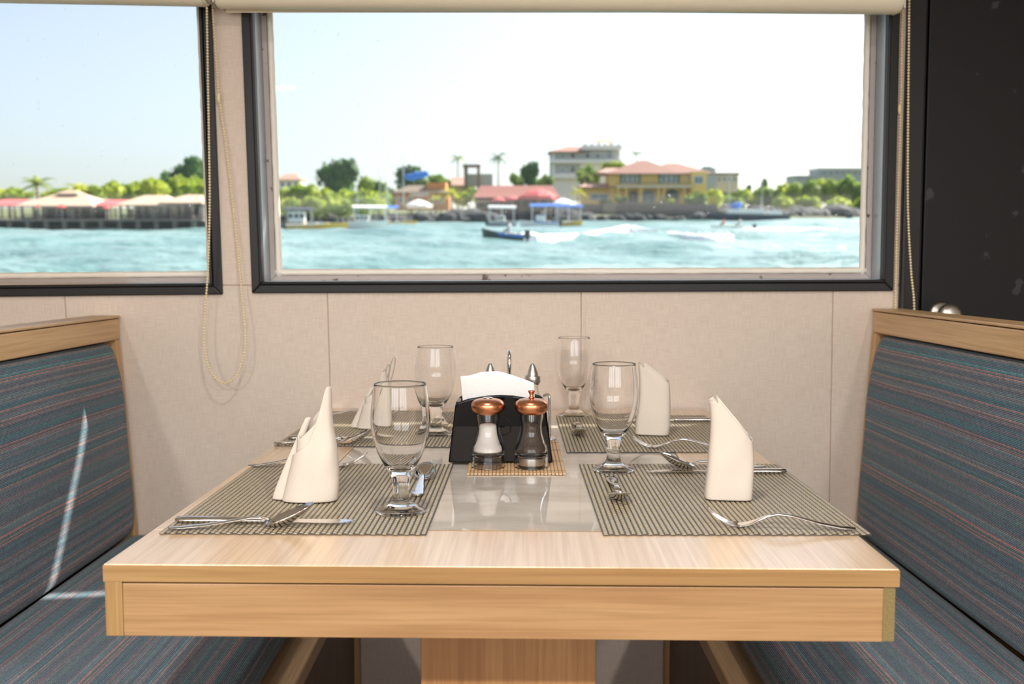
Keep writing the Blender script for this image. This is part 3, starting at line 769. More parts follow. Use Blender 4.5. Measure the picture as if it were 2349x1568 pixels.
# ================================================================= CLOTH NAPKINS
def spiral_cloth(rx, ry, H, top, shape, turns=2.2, phi0=-PI * .55, shrink=.30, nu=120, nv=22, seed=1, sq=2.6):
    """cloth wound into a standing tube. top(s, layer) gives the height over s = 0 left .. 1 right; shape(x, y, w) moves points at height w = z / H"""
    rng = random.Random(seed); vs = []; fs = []
    for i in range(nu + 1):
        t = i / nu; ph = phi0 + turns * 2 * PI * t; lay = turns * t; k = 1 - shrink * t
        cx_, sx_ = math.cos(ph), math.sin(ph)
        e = 2 / sq
        x = rx * k * math.copysign(abs(cx_) ** e, cx_); y = ry * k * math.copysign(abs(sx_) ** e, sx_)
        s = (x / rx + 1) / 2; h = top(min(1, max(0, s)), lay)
        for j in range(nv + 1):
            z = h * j / nv; X, Y = shape(x, y, z / H)
            wob = noise.noise(Vector((x * 40 + seed, y * 40, z * 22))) * .0022 * min(1, j / 4)
            vs.append((X + wob, Y - wob, z))
    for i in range(nu):
        for j in range(nv):
            a = i * (nv + 1) + j; fs.append((a, a + nv + 1, a + nv + 2, a + 1))
    m = MB(); m.v = vs; m.f = fs; return m
def cloth_build(m, name, parent, th=.0016):
    o = m.build(name, M['linen'], parent, smooth=True, fix=False)
    s = o.modifiers.new('thick', 'SOLIDIFY'); s.thickness = th; s.offset = 0
    u = o.modifiers.new('sub', 'SUBSURF'); u.levels = 1; u.render_levels = 1
    return o
def slant_napkin(px, py, hgt, wid, lab, hi=.13, lo=.50, mirror=1, yaw=0, seed=1, inner_up=.010):
    p = on_z(px, py, ZM); root = empty('cloth_napkin', (p.x, p.y, ZM + .001), yaw, lab, 'napkin', 'folded cloth napkins')
    def top(s, lay):
        base = lerp(hgt, hgt * lo, max(0, (s - hi) / (1 - hi)) ** 0.95) if s > hi else lerp(hgt * .97, hgt, s / hi)
        return base + (inner_up * min(1, lay) if s > .2 else -.004 * lay)
    def shape(x, y, w):
        return x * (1 + .05 * math.sin(w * 5 + 1) - .04 * w) + .004 * math.sin(w * 3) + .006 * w * 0, y * (1.0 - .30 * max(0, w - .3)) + .004 * w
    m = spiral_cloth(wid / 2, wid * .30, hgt, top, shape, 2.35, PI * .42, .30, nu=160, seed=seed, sq=4.2)
    cloth_build(m, 'wrap', root)
    return root
def cone_napkin(px, py, hgt, wid, lab, loops=0, seed=2, yaw=0):
    p = on_z(px, py, ZM); root = empty('cloth_napkin', (p.x, p.y, ZM + .001), yaw, lab, 'napkin', 'folded cloth napkins')
    pk = .80 if loops else 1.0
    def top(s, lay):
        if lay < .52:     # the front flap swoops from the tall tip down to the left
            u_ = min(1, max(0, (s - .30) / .56)); return hgt * pk * (.49 + .51 * u_ * u_ * (2.4 - 1.4 * u_) if s > .30 else lerp(.40, .49, s / .30))
        if lay < 1.1: return hgt * pk * (lerp(.50, .97, s ** .8))
        return hgt * pk * (.50 + .36 * s ** 1.1)
    def shape(x, y, w):
        t = max(0, w) ** 1.1; nar = 1 - .58 * t
        # the left edge leans in towards the tall right tip
        return (x - wid * .5) * nar + wid * .5 - .008 * w + .003 * math.sin(w * 6), y * (1 - .45 * w) + .004 * w
    m = spiral_cloth(wid / 2, wid * .30, hgt, top, shape, 1.95, PI * .98, .26, nu=130, seed=seed)
    cloth_build(m, 'wrap', root)
    # loose tail folded out along the left side
    k = MB(); nu, nv = 26, 14
    for i in range(nu + 1):
        t = i / nu; a = lerp(-2.5, 2.3, t)
        for j in range(nv + 1):
            w = j / nv; r = lerp(.0125, .0035, w ** .7) * wid / .084
            x = -wid * .55 + wid * .50 * w ** 1.15 + r * math.cos(a) * 1.15; y = .004 + .004 * w + r * math.sin(a) * .85
            k.v.append((x, y, w * hgt * pk * .72 + (.003 * math.sin(a * 2) * (1 - w) if w > 0 else 0)))
    for i in range(nu):
        for j in range(nv):
            a = i * (nv + 1) + j; k.f.append((a, a + nv + 1, a + nv + 2, a + 1))
    cloth_build(k, 'tail_fold', root)
    # folded loops of cloth standing out of the top
    spec = [(.17, .60, .92, .0035)] if not loops else [(.36, .52, 1.0, .0058), (.20, .50, .90, .0050), (.10, .48, .83, .0045)]
    for (fx, zb0, zt0, hwid_) in spec:
        k = MB(); n = 30; wy = .016
        for i in range(n + 1):
            a = -PI / 2 + 2 * PI * i / n; s_ = (math.sin(a) + 1) / 2
            zz = lerp(zb0, zt0, s_) * hgt; wv = hwid_ * math.cos(a) * (.25 + .75 * s_)
            for yy in (-wy / 2, 0, wy / 2): k.v.append((wid * fx + (.016 if loops else .008) * s_ ** .8 + wv, yy + .006, zz))
        for i in range(n):
            for j in range(2): a = i * 3 + j; k.f.append((a, a + 3, a + 4, a + 1))
        cloth_build(k, 'top_fold', root, .0014)
    return root
cone_napkin(714, 1146, .160, .080, 'cream cloth napkin folded into a leaning cone on the front left placemat', 0, 2)
slant_napkin(1671, 1143, .143, .066, 'cream cloth napkin with a slanting top standing on the front right placemat', seed=3, yaw=R(-6))
cone_napkin(858, 981, .143, .070, 'cream cloth napkin with looped top folds at the back left behind the goblet', 3, 7)
slant_napkin(1497, 996, .142, .066, 'cream cloth napkin with a slanting top at the back right by the wall', seed=9, lo=.66, hi=.02, yaw=R(-10))

# ================================================================= SHAKERS
def shaker(px, py, lab, cat, mill):
    p = on_z(px, py, ZB); root = empty('pepper_mill' if mill else 'salt_shaker', (p.x, p.y, ZB), 0, lab, cat, 'copper-topped shakers')
    body = [(.0268, 0), (.0276, .001), (.0276, .0195), (.0262, .0205), (.0262, .0225), (.0272, .0235), (.0268, .030), (.0250, .036), (.0222, .0405), (.0218, .0415), (.0205, .046),
            (.0180, .055), (.0170, .064), (.0175, .073), (.0193, .081), (.0196, .089)]
    inn = [(.0172, .089), (.0170, .081), (.0152, .073), (.0147, .064), (.0156, .055), (.0180, .046), (.0196, .040), (.0225, .034), (.0238, .028), (.0235, .0255)]
    MB().lathe([(0, .0222)] + inn[::-1] + [(.0196, .0892)] + body[::-1] + [(.0235, 0), (.0232, .018), (0, .0185)], 44).build('body', M['acrylic'], root, smooth=True, angle=38)
    fill = [(0, .0262), (.0225, .0262), (.0230, .028), (.0218, .034), (.0189, .040), (.0172, .046), (.0149, .055), (.0140, .064)]
    fill += ([(.0138, .068), (.0120, .0705), (.006, .072), (0, .0725)] if not mill else [(.0144, .070), (.011, .073), (.005, .0735), (0, .073)])
    MB().lathe(fill, 32).build('pepper_grains' if mill else 'salt_fill', M['pepper' if mill else 'salt'], root, smooth=True)
    cap = [(0, .088), (.0202, .088), (.0222, .0895), (.0252, .094), (.0268, .1005), (.0262, .1065), (.0228, .1118), (.0165, .1150), (.0085, .1166), (0, .1168)]
    cap = [(a_ * 1.03 if i_ > 2 else a_, .088 + (b_ - .088) * .88) for i_, (a_, b_) in enumerate(cap)]
    cp = MB().lathe(cap[:2] + arcs(cap[1:], 3), 44).build('copper_cap', M['copper'], root, smooth=True, angle=50)
    if mill:
        MB().lathe([(0, .1164), (.0046, .1164), (.0048, .1185), (.0032, .1200), (.0034, .1235), (.0052, .1270), (.0058, .1282), (.0052, .1292), (0, .1294)], 20).build('adjusting_knob', M['copper'], cp, smooth=True, loc=(0, 0, -.0034))
        MB().lathe([(0, .0005), (.0205, .0005), (.0205, .0035), (0, .0035)], 28).build('grinder_plate', M['black_plastic'], root)
        MB().lathe([(0, .0040), (.0200, .0040), (.0205, .006), (.0205, .0160), (0, .0175)], 28).build('grinder', M['steel_brushed'], root, smooth=True, angle=40)
        MB().lathe([(0, .0740), (.0022, .0740), (.0022, .0878), (0, .0878)], 12).build('shaft', M['steel_brushed'], root)
    else:
        MB().lathe([(0, .1162), (.0074, .1162), (.0076, .1176), (.0066, .1182), (0, .1184)], 24).build('cap_disc', M['chrome'], cp, smooth=True, angle=40, loc=(0, 0, -.0034))
    return root
shaker(1119.5, 1070, 'clear salt shaker with a rounded copper cap in front of the black napkin holder', 'shaker', False)
shaker(1219, 1070, 'clear pepper mill with a copper cap and small knob full of dark pepper', 'pepper mill', True)

# ================================================================= NAPKIN HOLDER + PAPER NAPKINS
A, B = on_z(1028, 1061, ZB), on_z(1268, 1061, ZB)
hwid = (B.x - A.x); nh = empty('napkin_holder', ((A.x + B.x) / 2, A.y + .045, ZB), 0, 'glossy black plastic napkin holder behind the salt and pepper shakers', 'napkin holder')
def holder_shell(y0, y1, inset_=0.0):
    h = hwid / 2 - inset_
    poly = [(-h, 0), (-h * .995, .004), (-h * .865, .094 - inset_), (-h * .82, .101 - inset_), (-h * .60, .1075 - inset_), (-h * .25, .1125 - inset_), (0, .1135 - inset_)]
    poly = poly + [(-x, z) for x, z in poly[-2::-1]]
    return poly
pol = holder_shell(0, 0)
def tapered(y0a, y1a, pol, lean):
    k = MB(); n = len(pol); vs = []
    for y, s in ((y0a, 1), (y1a, -1)):
        for x, z in pol: vs.append((x, y + s * lean * z / .11, z))
    k.add(vs, [tuple(range(n)), tuple(range(2 * n - 1, n - 1, -1))] + [(i, i + n, (i + 1) % n + n, (i + 1) % n) for i in range(n)]); return k
tapered(-.045, -.034, pol, .010).build('front_plate', M['black_plastic'], nh, bevel=.0035, seg=3)
tapered(.034, .045, pol, .010).build('rear_plate', M['black_plastic'], nh, bevel=.0035, seg=3)
MB().b2((-hwid / 2 * .97, -.0338, .001), (hwid / 2 * .97, .0338, .013)).build('base_tray', M['black_plastic'], nh, bevel=.002)
for s in (-1, 1):
    k = MB(); x0, x1 = hwid / 2 * .985, hwid / 2 * .86
    k.hexa([(s * x0, -.033, .012), (s * (x0 - .008), -.033, .012), (s * (x1 - .008), -.024, .100), (s * x1, -.024, .100), (s * x0, .033, .012), (s * (x0 - .008), .033, .012), (s * (x1 - .008), .024, .100), (s * x1, .024, .100)])
    k.build('side_wall', M['black_plastic'], nh, bevel=.002)
k = MB().lathe([(.0135, 0), (.0155, 0), (.0155, .0022), (.0145, .003), (.0135, .0022), (.0135, 0)], 32)
em = k.build('round_emblem', M['black_plastic'], nh, smooth=True, loc=(.003, -.0445 + .0055, .060)); em.rotation_euler = (R(90 - 5), 0, 0)
k = MB().sphere((0, 0, 0), (.0045, .0045, .002), 14, 6); k.build('emblem_dot', M['black_plastic'], nh, smooth=True, loc=(.003, -.0405, .060))
# paper napkins
yn = A.y + .045
def paper(pts_px, y, lab, name, dz=0):
    P = [on_y(px, py, y) for px, py in pts_px]
    root = Vector((nh.location.x, y, ZB)); k = MB(); nx, nz = 24, 14
    bot = [Vector((nh.location.x - .060, y, ZB + .03)), Vector((nh.location.x + .062, y, ZB + .03))]
    tops = smooth_path(P, 6)
    for i in range(nx + 1):
        t = i / nx; f = t * (len(tops) - 1); a = int(min(f, len(tops) - 2)); tp = tops[a].lerp(tops[a + 1], f - a); b = bot[0].lerp(bot[1], t)
        for j in range(nz + 1):
            w = j / nz; q = b.lerp(tp, w)
            bend = .007 * math.sin(t * PI) * w * w - .006 * w * w * (1 - t) + .002 * math.sin(t * 9) * w
            k.v.append((q.x - root.x, q.y - root.y + bend + dz * w, q.z - root.z))
    for i in range(nx):
        for j in range(nz): a = i * (nz + 1) + j; k.f.append((a, a + nz + 1, a + nz + 2, a + 1))
    o = k.build(name, M['paper'], None, smooth=True, fix=False, loc=root); s = o.modifiers.new('thick', 'SOLIDIFY'); s.thickness = .0007; s.offset = 0
    return tag(o, lab, 'paper napkin', 'paper napkins in the holder')
paper([(1057, 862), (1080, 860), (1105, 853), (1123, 852), (1145, 852), (1180, 862), (1225, 878)], yn + .004, 'front white paper napkin peaking out of the black holder', 'paper_napkin')
paper([(1065, 885), (1095, 876), (1123, 862), (1150, 862), (1185, 874), (1222, 890)], yn + .013, 'second white paper napkin tucked behind the front one in the black holder', 'paper_napkin', .003)

# ================================================================= CRUET SET
YC = on_z(1170, 1010, ZT).y + .02
def cx_at(px): return on_y(px, 850, YC).x
zcap = on_y(1222, 833, YC).z
xh = cx_at(1167)
cs = empty('cruet_stand', (xh, YC, ZT), 0, 'chrome wire cruet stand with a tall handle behind the napkin holder', 'stand')
MB().lathe([(0, 0), (.052, 0), (.053, .003), (.050, .005), (0, .005)], 32).build('base', M['chrome'], cs, smooth=True, angle=40)
cs.children[0].scale = (1.75, .95, 1)
zh = on_y(1167, 806, YC).z - ZT
pth = smooth_path([(0, 0, .004), (0, 0, zh * .5), (0, 0, zh - .020), (.001, -.004, zh - .007), (.0015, -.014, zh), (.0015, -.024, zh - .009), (.0015, -.027, zh - .028), (.001, -.022, zh - .05)], 6)
MB().tube(pth, .0036, 10).build('handle', M['chrome'], cs, smooth=True)
for s in (-1, 1):
    bx = cx_at(1222 if s > 0 else 1125) - xh
    ring = [(bx + .0265 * math.cos(2 * PI * k / 28), .0265 * math.sin(2 * PI * k / 28), .052) for k in range(28)]
    MB().tube(ring, .0022, 8, closed=True).build('ring', M['chrome'], cs, smooth=True)
    MB().tube([(bx + s * .0265, 0, .003), (bx + s * .0265, 0, .053)], .0022, 8).build('ring_post', M['chrome'], cs, smooth=True)
xr = on_y(1261, 950, YC - .02).x - xh
MB().tube(smooth_path([(xr, -.02, .004), (xr, -.02, .05), (xr - .001, -.019, .082), (xr - .004, -.017, .088), (xr - .012, -.012, .085)], 5), .0026, 8).build('guard_wire', M['chrome'], cs, smooth=True)
hc = zcap - ZT - .0055
M['oil'] = clear_glass('oil', srgb(226, 196, 96), 1.40); M['vinegar'] = plain('vinegar', srgb(90, 48, 30), .2)
for px, lab, liq in ((1125, 'glass cruet bottle with a cone-shaped steel cap left of the stand handle', 'vinegar'), (1222, 'glass cruet bottle with a cone-shaped steel cap right of the stand handle', 'oil')):
    r_ = empty('cruet_bottle', (cx_at(px), YC, ZT + .0055), 0, lab, 'bottle', 'cruet bottles')
    k_ = hc / .142
    bo = [(.0225, 0), (.0240, .002), (.0240, .035), (.0225, .055), (.0175, .073), (.0125, .088), (.0115, .104)]
    bi = [(.0098, .104), (.0108, .088), (.0158, .072), (.0208, .054), (.0222, .035), (.0215, .004)]
    MB().lathe([(0, 0)] + [(a, b * k_) for a, b in arcs(bo, 3)] + [(a, b * k_) for a, b in arcs(bi, 3)] + [(0, .004 * k_)], 32).build('bottle_glass', M['glass'], r_, smooth=True)
    MB().lathe([(0, .0045 * k_), (.0210, .0045 * k_), (.0218, .012), (.0218, .030 * k_), (0, .030 * k_)], 28).build('liquid', M['vinegar'] if liq == 'vinegar' else M['oil'], r_, smooth=True, angle=40)
    MB().lathe([(0, .1035 * k_), (.0140, .1035 * k_), (.0148, .105 * k_), (.0148, .117 * k_), (.0138, .1185 * k_), (.0108, .119 * k_), (.0098, .124 * k_), (.0066, .1345 * k_), (.0040, .1405 * k_), (.0018, .142 * k_), (0, .142 * k_)], 28).build('pourer_cap', M['steel_brushed'], r_, smooth=True, angle=35)

# ================================================================= CUTLERY
def place(root, p0, p1, L):
    d = p1 - p0; root.location = (p0.x, p0.y, ZM); root.rotation_euler = (0, 0, math.atan2(d.y, d.x)); s = d.length / L
    root.scale = (s, max(.9, min(1.1, s)), 1); return root
def bowl_mesh(x0, L, w, z0, z1, depth):
    k = MB(); nr, na = 7, 28
    cx_, a = x0 + L * .52, L * .52
    def pt(rho, ph):
        x = cx_ + a * rho * math.cos(ph) ; e = 1 - .16 * math.cos(ph)
        y = w * rho * math.sin(ph) * e
        t = (x - x0) / L; return (x, y, lerp(z0, z1, t) - depth * (1 - rho ** 2))
    k.v.append(pt(0, 0))
    for i in range(1, nr + 1): k.v += [pt(i / nr, 2 * PI * j / na) for j in range(na)]
    for j in range(na): k.f.append((0, 1 + j, 1 + (j + 1) % na))
    for i in range(nr - 1):
        for j in range(na):
            q = 1 + i * na; k.f.append((q + j, q + na + j, q + na + (j + 1) % na, q + (j + 1) % na))
    return k
def make_spoon(L=.195, bl_=.066, bw_=.0215, name='table_spoon'):
    root = empty(name); hx = L - bl_
    MB().loft([(0, .0028, .0035, .0010), (.002, .0062, .0036, .0013), (hx * .15, .0088, .0040, .0015), (hx * .4, .0070, .0056, .0016), (hx * .7, .0042, .0098, .0019), (hx * .86, .0034, .0125, .0021), (hx * .95, .0036, .0118, .0020), (hx + .006, .0060, .0090, .0012)], 14).build('handle', M['steel'], root, smooth=True)
    b = bowl_mesh(hx, bl_, bw_, .0085, .0330 * L / .195, .0125 * bw_ / .0215).build('bowl', M['steel'], root, smooth=True, fix=False)
    zmin = min(v.co.z for v in b.data.vertices)
    b.location.z = -zmin + .0009
    s = b.modifiers.new('thick', 'SOLIDIFY'); s.thickness = .0011; s.offset = 0
    return root
def make_fork(L=.198):
    root = empty('fork'); hx = L - .082
    MB().loft([(0, .0028, .0040, .0010), (.002, .0064, .0040, .0013), (hx * .15, .0090, .0046, .0015), (hx * .4, .0070, .0084, .0017), (hx * .72, .0042, .0165, .0020), (hx * .88, .0034, .0180, .0021), (hx * 1.0, .0036, .0150, .0020), (hx + .016, .0070, .0085, .0014), (hx + .026, .0115, .0048, .0011), (hx + .036, .0124, .0029, .0010), (hx + .042, .0124, .0027, .0010)], 14).build('handle', M['steel'], root, smooth=True)
    for i in range(4):
        y = (i - 1.5) * .0067
        MB().loft([(hx + .038, .0020, .0027, .0010, y), (hx + .050, .0017, .0040, .0010, y), (hx + .062, .0015, .0090, .0009, y * .98), (hx + .074, .0012, .0165, .0008, y * .95), (hx + .082, .0006, .0225, .0005, y * .93)], 8).build('tine', M['steel'], root, smooth=True)
    return root
def make_knife(L=.228):
    root = empty('table_knife'); hx = L * .50
    MB().loft([(0, .0045, .0044, .0022), (.002, .0078, .0046, .0036), (.012, .0086, .0048, .0042), (hx * .5, .0075, .0047, .0040), (hx * .92, .0060, .0046, .0036), (hx, .0052, .0044, .0032), (hx + .004, .0030, .0040, .0018)], 14).build('handle', M['steel'], root, smooth=True)
    n = 16; k = MB(); pts = []
    for i in range(n + 1):
        t = i / n; x = hx + .002 + (L - hx - .002) * t
        back = .0055 + .001 * t - (0 if t < .8 else (t - .8) ** 2 * .10); edge = -.0050 - .0048 * math.sin(min(1, t * 1.25) * PI / 2) + (0 if t < .72 else (t - .72) ** 2 * .13)
        pts.append((x, back, edge))
    for x, b, e in pts: k.v += [(x, b, .0052), (x, b, .0036), (x, e, .0043)]
    for i in range(n):
        for j in range(3): j2 = (j + 1) % 3; k.f.append((i * 3 + j, i * 3 + j2, i * 3 + 3 + j2, i * 3 + 3 + j))
    k.f += [(2, 1, 0), (n * 3, n * 3 + 1, n * 3 + 2)]
    k.build('blade', M['steel'], root)
    return root
protos = {}
LEN = {'spoon': .195, 'fork': .198, 'knife': .228, 'tea': .140}
GR = {'spoon': 'table spoons', 'fork': 'forks', 'knife': 'table knives', 'tea': 'teaspoons'}
CAT = {'spoon': 'spoon', 'fork': 'fork', 'knife': 'knife', 'tea': 'teaspoon'}
def cut(kind, a, b, lab, za=0.0, zb=0.0):
    p0, p1 = on_z(*a, ZM + za), on_z(*b, ZM + zb); p0.z = p1.z = 0
    if kind not in protos:
        r_ = {'spoon': make_spoon, 'fork': make_fork, 'knife': make_knife, 'tea': lambda: make_spoon(.140, .045, .0150, 'teaspoon')}[kind](); protos[kind] = r_
    else: r_ = copy_tree(protos[kind])
    place(r_, p0, p1, LEN[kind]); tag(r_, lab, CAT[kind], GR[kind]); return r_
fl, fr_, bl2, br2 = 'on the front left placemat', 'on the front right placemat', 'on the back left placemat', 'on the back right placemat'
cut('knife', (404, 1191), (813, 1197), 'steel table knife lying beside a spoon ' + fl, .004, .003)
cut('spoon', (386, 1211), (717, 1168), 'steel table spoon with raised bowl at the front edge of the front left placemat', .003, .020)
cut('fork', (569, 1067), (843, 1041), 'steel fork behind the leaning cone napkin with tines over the stone inlay', .003, .020)
cut('tea', (956, 1138), (978, 1064), 'steel teaspoon with its bowl pointing away behind the front left goblet', .002, .016)
cut('fork', (1963, 1213), (1622, 1165), 'steel fork with raised tines ' + fr_, .003, .022)
cut('knife', (1803, 1080), (1482, 1081), 'steel table knife behind the slant-topped napkin ' + fr_, .004, .003)
cut('spoon', (1756, 1070), (1513, 1044), 'steel table spoon beside the knife at the far edge of the front right placemat', .003, .022)
cut('tea', (1401, 1094), (1424, 1137), 'steel teaspoon with its bowl towards the viewer ' + fr_, .002, .014)
cut('knife', (661, 1004), (905, 1004), 'steel table knife ' + bl2, .004, .003)
cut('spoon', (628, 1015), (851, 992), 'steel table spoon with raised bowl ' + bl2, .003, .022)
cut('fork', (735, 952), (926, 935), 'steel fork at the far edge of the back left placemat by the wall', .003, .020)
cut('tea', (1022, 976), (1012, 955), 'steel teaspoon behind the back left goblet', .002, .012)
cut('fork', (1692, 1031), (1446, 997), 'steel fork with raised tines ' + br2, .003, .022)
cut('knife', (1655, 962), (1440, 964), 'steel table knife behind the back right napkin by the wall', .004, .003)
cut('tea', (1323, 968), (1329, 991), 'steel teaspoon with its bowl towards the viewer ' + br2, .002, .012)
#EXTERIOR
# ================================================================= OUTSIDE: SEA AND SHORE
def ext_place(o, base, rz=0.0, scale=None):
    m = MSEA @ Matrix.Translation(base) @ Matrix.Rotation(rz, 4, 'Z')
    o.location = m.to_translation(); o.rotation_euler = m.to_euler()
    if scale is not None: o.scale = scale if isinstance(scale, (tuple, list)) else (scale,) * 3
    return o
def xempty(name, base, label, cat, group=None, rz=0.0):
    return ext_place(empty(name, (0, 0, 0), 0, label, cat, group), base, rz)
E = {}
E['water'] = water_mat('water')
E['foam'] = plain('foam', srgb(252, 253, 253), .8, noise_amt=.03, scale=2)
E['land'] = plain('land', srgb(92, 98, 62), .9, noise_amt=.3, scale=.2)
E['rock'] = plain('lava_rock', srgb(56, 56, 60), .9, noise_amt=.5, scale=1.2)
E['seawall'] = plain('seawall', srgb(84, 80, 80), .9, noise_amt=.55, scale=.9, bump=.4)
E['quay'] = plain('quay_dark', srgb(62, 64, 70), .8, noise_amt=.3, scale=1)
E['pile'] = plain('pile', srgb(120, 112, 104), .8, noise_amt=.2, scale=2)
E['thatch'] = plain('pale_roof', srgb(196, 166, 142), .8, noise_amt=.08, scale=1.5)
E['tile_red'] = plain('terracotta', srgb(156, 114, 100), .8, noise_amt=.14, scale=1.2)
E['tile_rust'] = plain('rust_roof', srgb(150, 96, 86), .8, noise_amt=.25, scale=1)
E['tile_pink'] = plain('pink_roof', srgb(184, 144, 128), .8, noise_amt=.1, scale=1)
E['white'] = plain('white_render', srgb(244, 240, 240), .8, noise_amt=.05, scale=.5)
E['cream'] = plain('cream_render', srgb(226, 208, 174), .8, noise_amt=.05, scale=.5)
E['grey'] = plain('grey_render', srgb(178, 182, 178), .8, noise_amt=.08, scale=.5)
E['yellow'] = plain('yellow_render', srgb(238, 198, 110), .8, noise_amt=.06, scale=.5)
E['orange'] = plain('orange_render', srgb(216, 146, 84), .8, noise_amt=.12, scale=.6)
E['timber'] = plain('timber', srgb(126, 110, 94), .8, noise_amt=.2, scale=1)
E['hut_shade'] = plain('hut_shade', srgb(78, 68, 60), .8, noise_amt=.3, scale=1)  # timber tone darkened to carry the shade inside the huts
E['dark'] = plain('dark_shade', srgb(70, 72, 74), .6, noise_amt=.2)
E['glass'] = plain('far_glass', srgb(120, 138, 142), .15, noise_amt=.1)
E['shutter'] = plain('shutter', srgb(110, 132, 112), .6)
E['red'] = plain('red_cloth', srgb(218, 66, 66), .8)
E['redroof'] = plain('red_awning', srgb(206, 92, 94), .8, noise_amt=.08)
E['blue'] = plain('blue_cloth', srgb(58, 124, 214), .6)
E['blue_hull'] = plain('blue_hull', srgb(52, 96, 150), .4)
E['green_hull'] = plain('green_hull', srgb(40, 66, 62), .4)
E['white_hull'] = plain('white_hull', srgb(238, 238, 236), .35)
E['yellow_hull'] = plain('yellow_hull', srgb(222, 178, 74), .4)
E['grey_hull'] = plain('grey_hull', srgb(150, 156, 164), .4)
E['navy_hull'] = plain('navy_hull', srgb(64, 72, 86), .4)
E['metal'] = plain('mast_metal', srgb(206, 206, 206), .4)
E['trunk'] = plain('trunk', srgb(130, 112, 92), .9, noise_amt=.2, scale=2)
E['bright'] = foliage('leaf_bright', srgb(130, 156, 34), srgb(196, 204, 70))
E['mid'] = foliage('leaf_mid', srgb(100, 130, 44), srgb(158, 176, 70))
E['darkleaf'] = foliage('leaf_dark', srgb(58, 96, 48), srgb(104, 142, 70), trans=.35)
E['palm'] = foliage('leaf_palm', srgb(96, 130, 50), srgb(170, 180, 74))
E['palm_y'] = foliage('leaf_palm_yellow', srgb(160, 176, 40), srgb(222, 216, 70))
E['skin'] = plain('skin', srgb(150, 104, 78), .6); E['shirt_w'] = plain('shirt_pale', srgb(226, 222, 226), .8); E['shirt_o'] = plain('shirt_orange', srgb(226, 130, 60), .8)
E['vest'] = plain('vest_red', srgb(200, 60, 60), .8)

# --- the sea: a real wavy surface
def sea_mesh():
    me_rows = []
    ys_ = []; y = 6.0
    while y < 560: ys_.append(y); y *= 1.0105
    ys_ += [640, 800, 1200, 2000, 4200]
    nx = 260; vs = []; fs = []
    rng = random.Random(4)
    waves = []
    for i in range(26):
        L = 1.1 * (1.19 ** (i * .75)); a = rng.uniform(-1.1, 1.1); waves.append((2 * PI / L * math.sin(a), 2 * PI / L * math.cos(a), .0105 * L ** .80, rng.uniform(0, 6.28), L))
    for y in ys_:
        hwid_ = y * .74 + 12; step = 2 * hwid_ / nx
        for i in range(nx + 1):
            x = -hwid_ + 2 * hwid_ * i / nx; z = 0
            if y < 560:
                for kx, ky, am, ph, L in waves:
                    if L > 2.2 * step and L > .024 * y: z += am * math.sin(kx * x + ky * y + ph)
            vs.append((x, y, z * .95))
    n = nx + 1
    for j in range(len(ys_) - 1):
        for i in range(nx): fs.append((j * n + i, j * n + i + 1, (j + 1) * n + i + 1, (j + 1) * n + i))
    k = MB(); k.v = vs; k.f = fs; return k
sea = sea_mesh().build('sea', E['water'], None, smooth=True, fix=False); ext_place(sea, Vector((0, 0, 0)))
tag(sea, 'choppy turquoise harbour water', 'water', kind='stuff')

# --- land behind the shoreline
shore = [(-500, 526), (-60, 524), (0, 523), (470, 517), (640, 514), (900, 512), (1000, 510), (1350, 508), (1640, 506), (1990, 500), (2600, 496)]
k = MB()
for px, py in shore:
    a = SW(px, py + .5); b = a * 1.10; c = a * 1.9; d_ = a * 6
    k.v += [(a.x, a.y, -.6), (a.x * 1.004, a.y * 1.004, .5), (b.x, b.y, 1.6), (c.x, c.y, 3.2), (d_.x, d_.y, 5.0)]
for i in range(len(shore) - 1):
    for j in range(4): q = i * 5 + j; k.f.append((q, q + 5, q + 6, q + 1))
land = k.build('ground', E['land'], None, smooth=True); ext_place(land, Vector((0, 0, 0))); tag(land, 'low shore land behind the harbour', kind='structure')

# --- trees
def crown_mesh(name, seed, n, leaf, mat, blobs=7, flat=.8):
    rng = random.Random(seed); k = MB()
    bl_ = [(Vector((0, 0, 0)), .70)] + [(Vector((rng.uniform(-.55, .55), rng.uniform(-.5, .5), rng.uniform(-.35, .55) * flat)), rng.uniform(.34, .5)) for _ in range(blobs)]
    for c, r in bl_: k.sphere(c, (r * .86, r * .86, r * .78 * flat), 10, 7)
    for _ in range(n):
        c, r = rng.choice(bl_); d = Vector((rng.gauss(0, 1), rng.gauss(0, 1), rng.gauss(0, 1))).normalized()
        p = c + Vector((d.x * r, d.y * r, d.z * r * flat)) * rng.uniform(.86, 1.12)
        a = Vector((rng.gauss(0, 1), rng.gauss(0, 1), rng.gauss(0, 1))).normalized(); b = a.cross(d).normalized() * leaf * rng.uniform(.6, 1.2); a = (a * .6 + d * .3).normalized() * leaf * rng.uniform(.6, 1.2)
        o = len(k.v); k.v += [tuple(p - a - b), tuple(p + a - b * .6), tuple(p + a + b), tuple(p - a * .5 + b)]; k.f.append((o, o + 1, o + 2, o + 3))
    return k.mesh(name, mat, False, fix=False)
CR = {}
for i, key in enumerate(('bright', 'mid', 'darkleaf')):
    CR[key] = [crown_mesh('crown', 10 * i + j, 520, .085, E[key]) for j in range(3)]
tk = MB().tube([(0, 0, 0), (.04, 0, .5), (0, .03, 1.0)], [.10, .075, .05], 7).mesh('trunk', E['trunk'], True)
rt = random.Random(11)
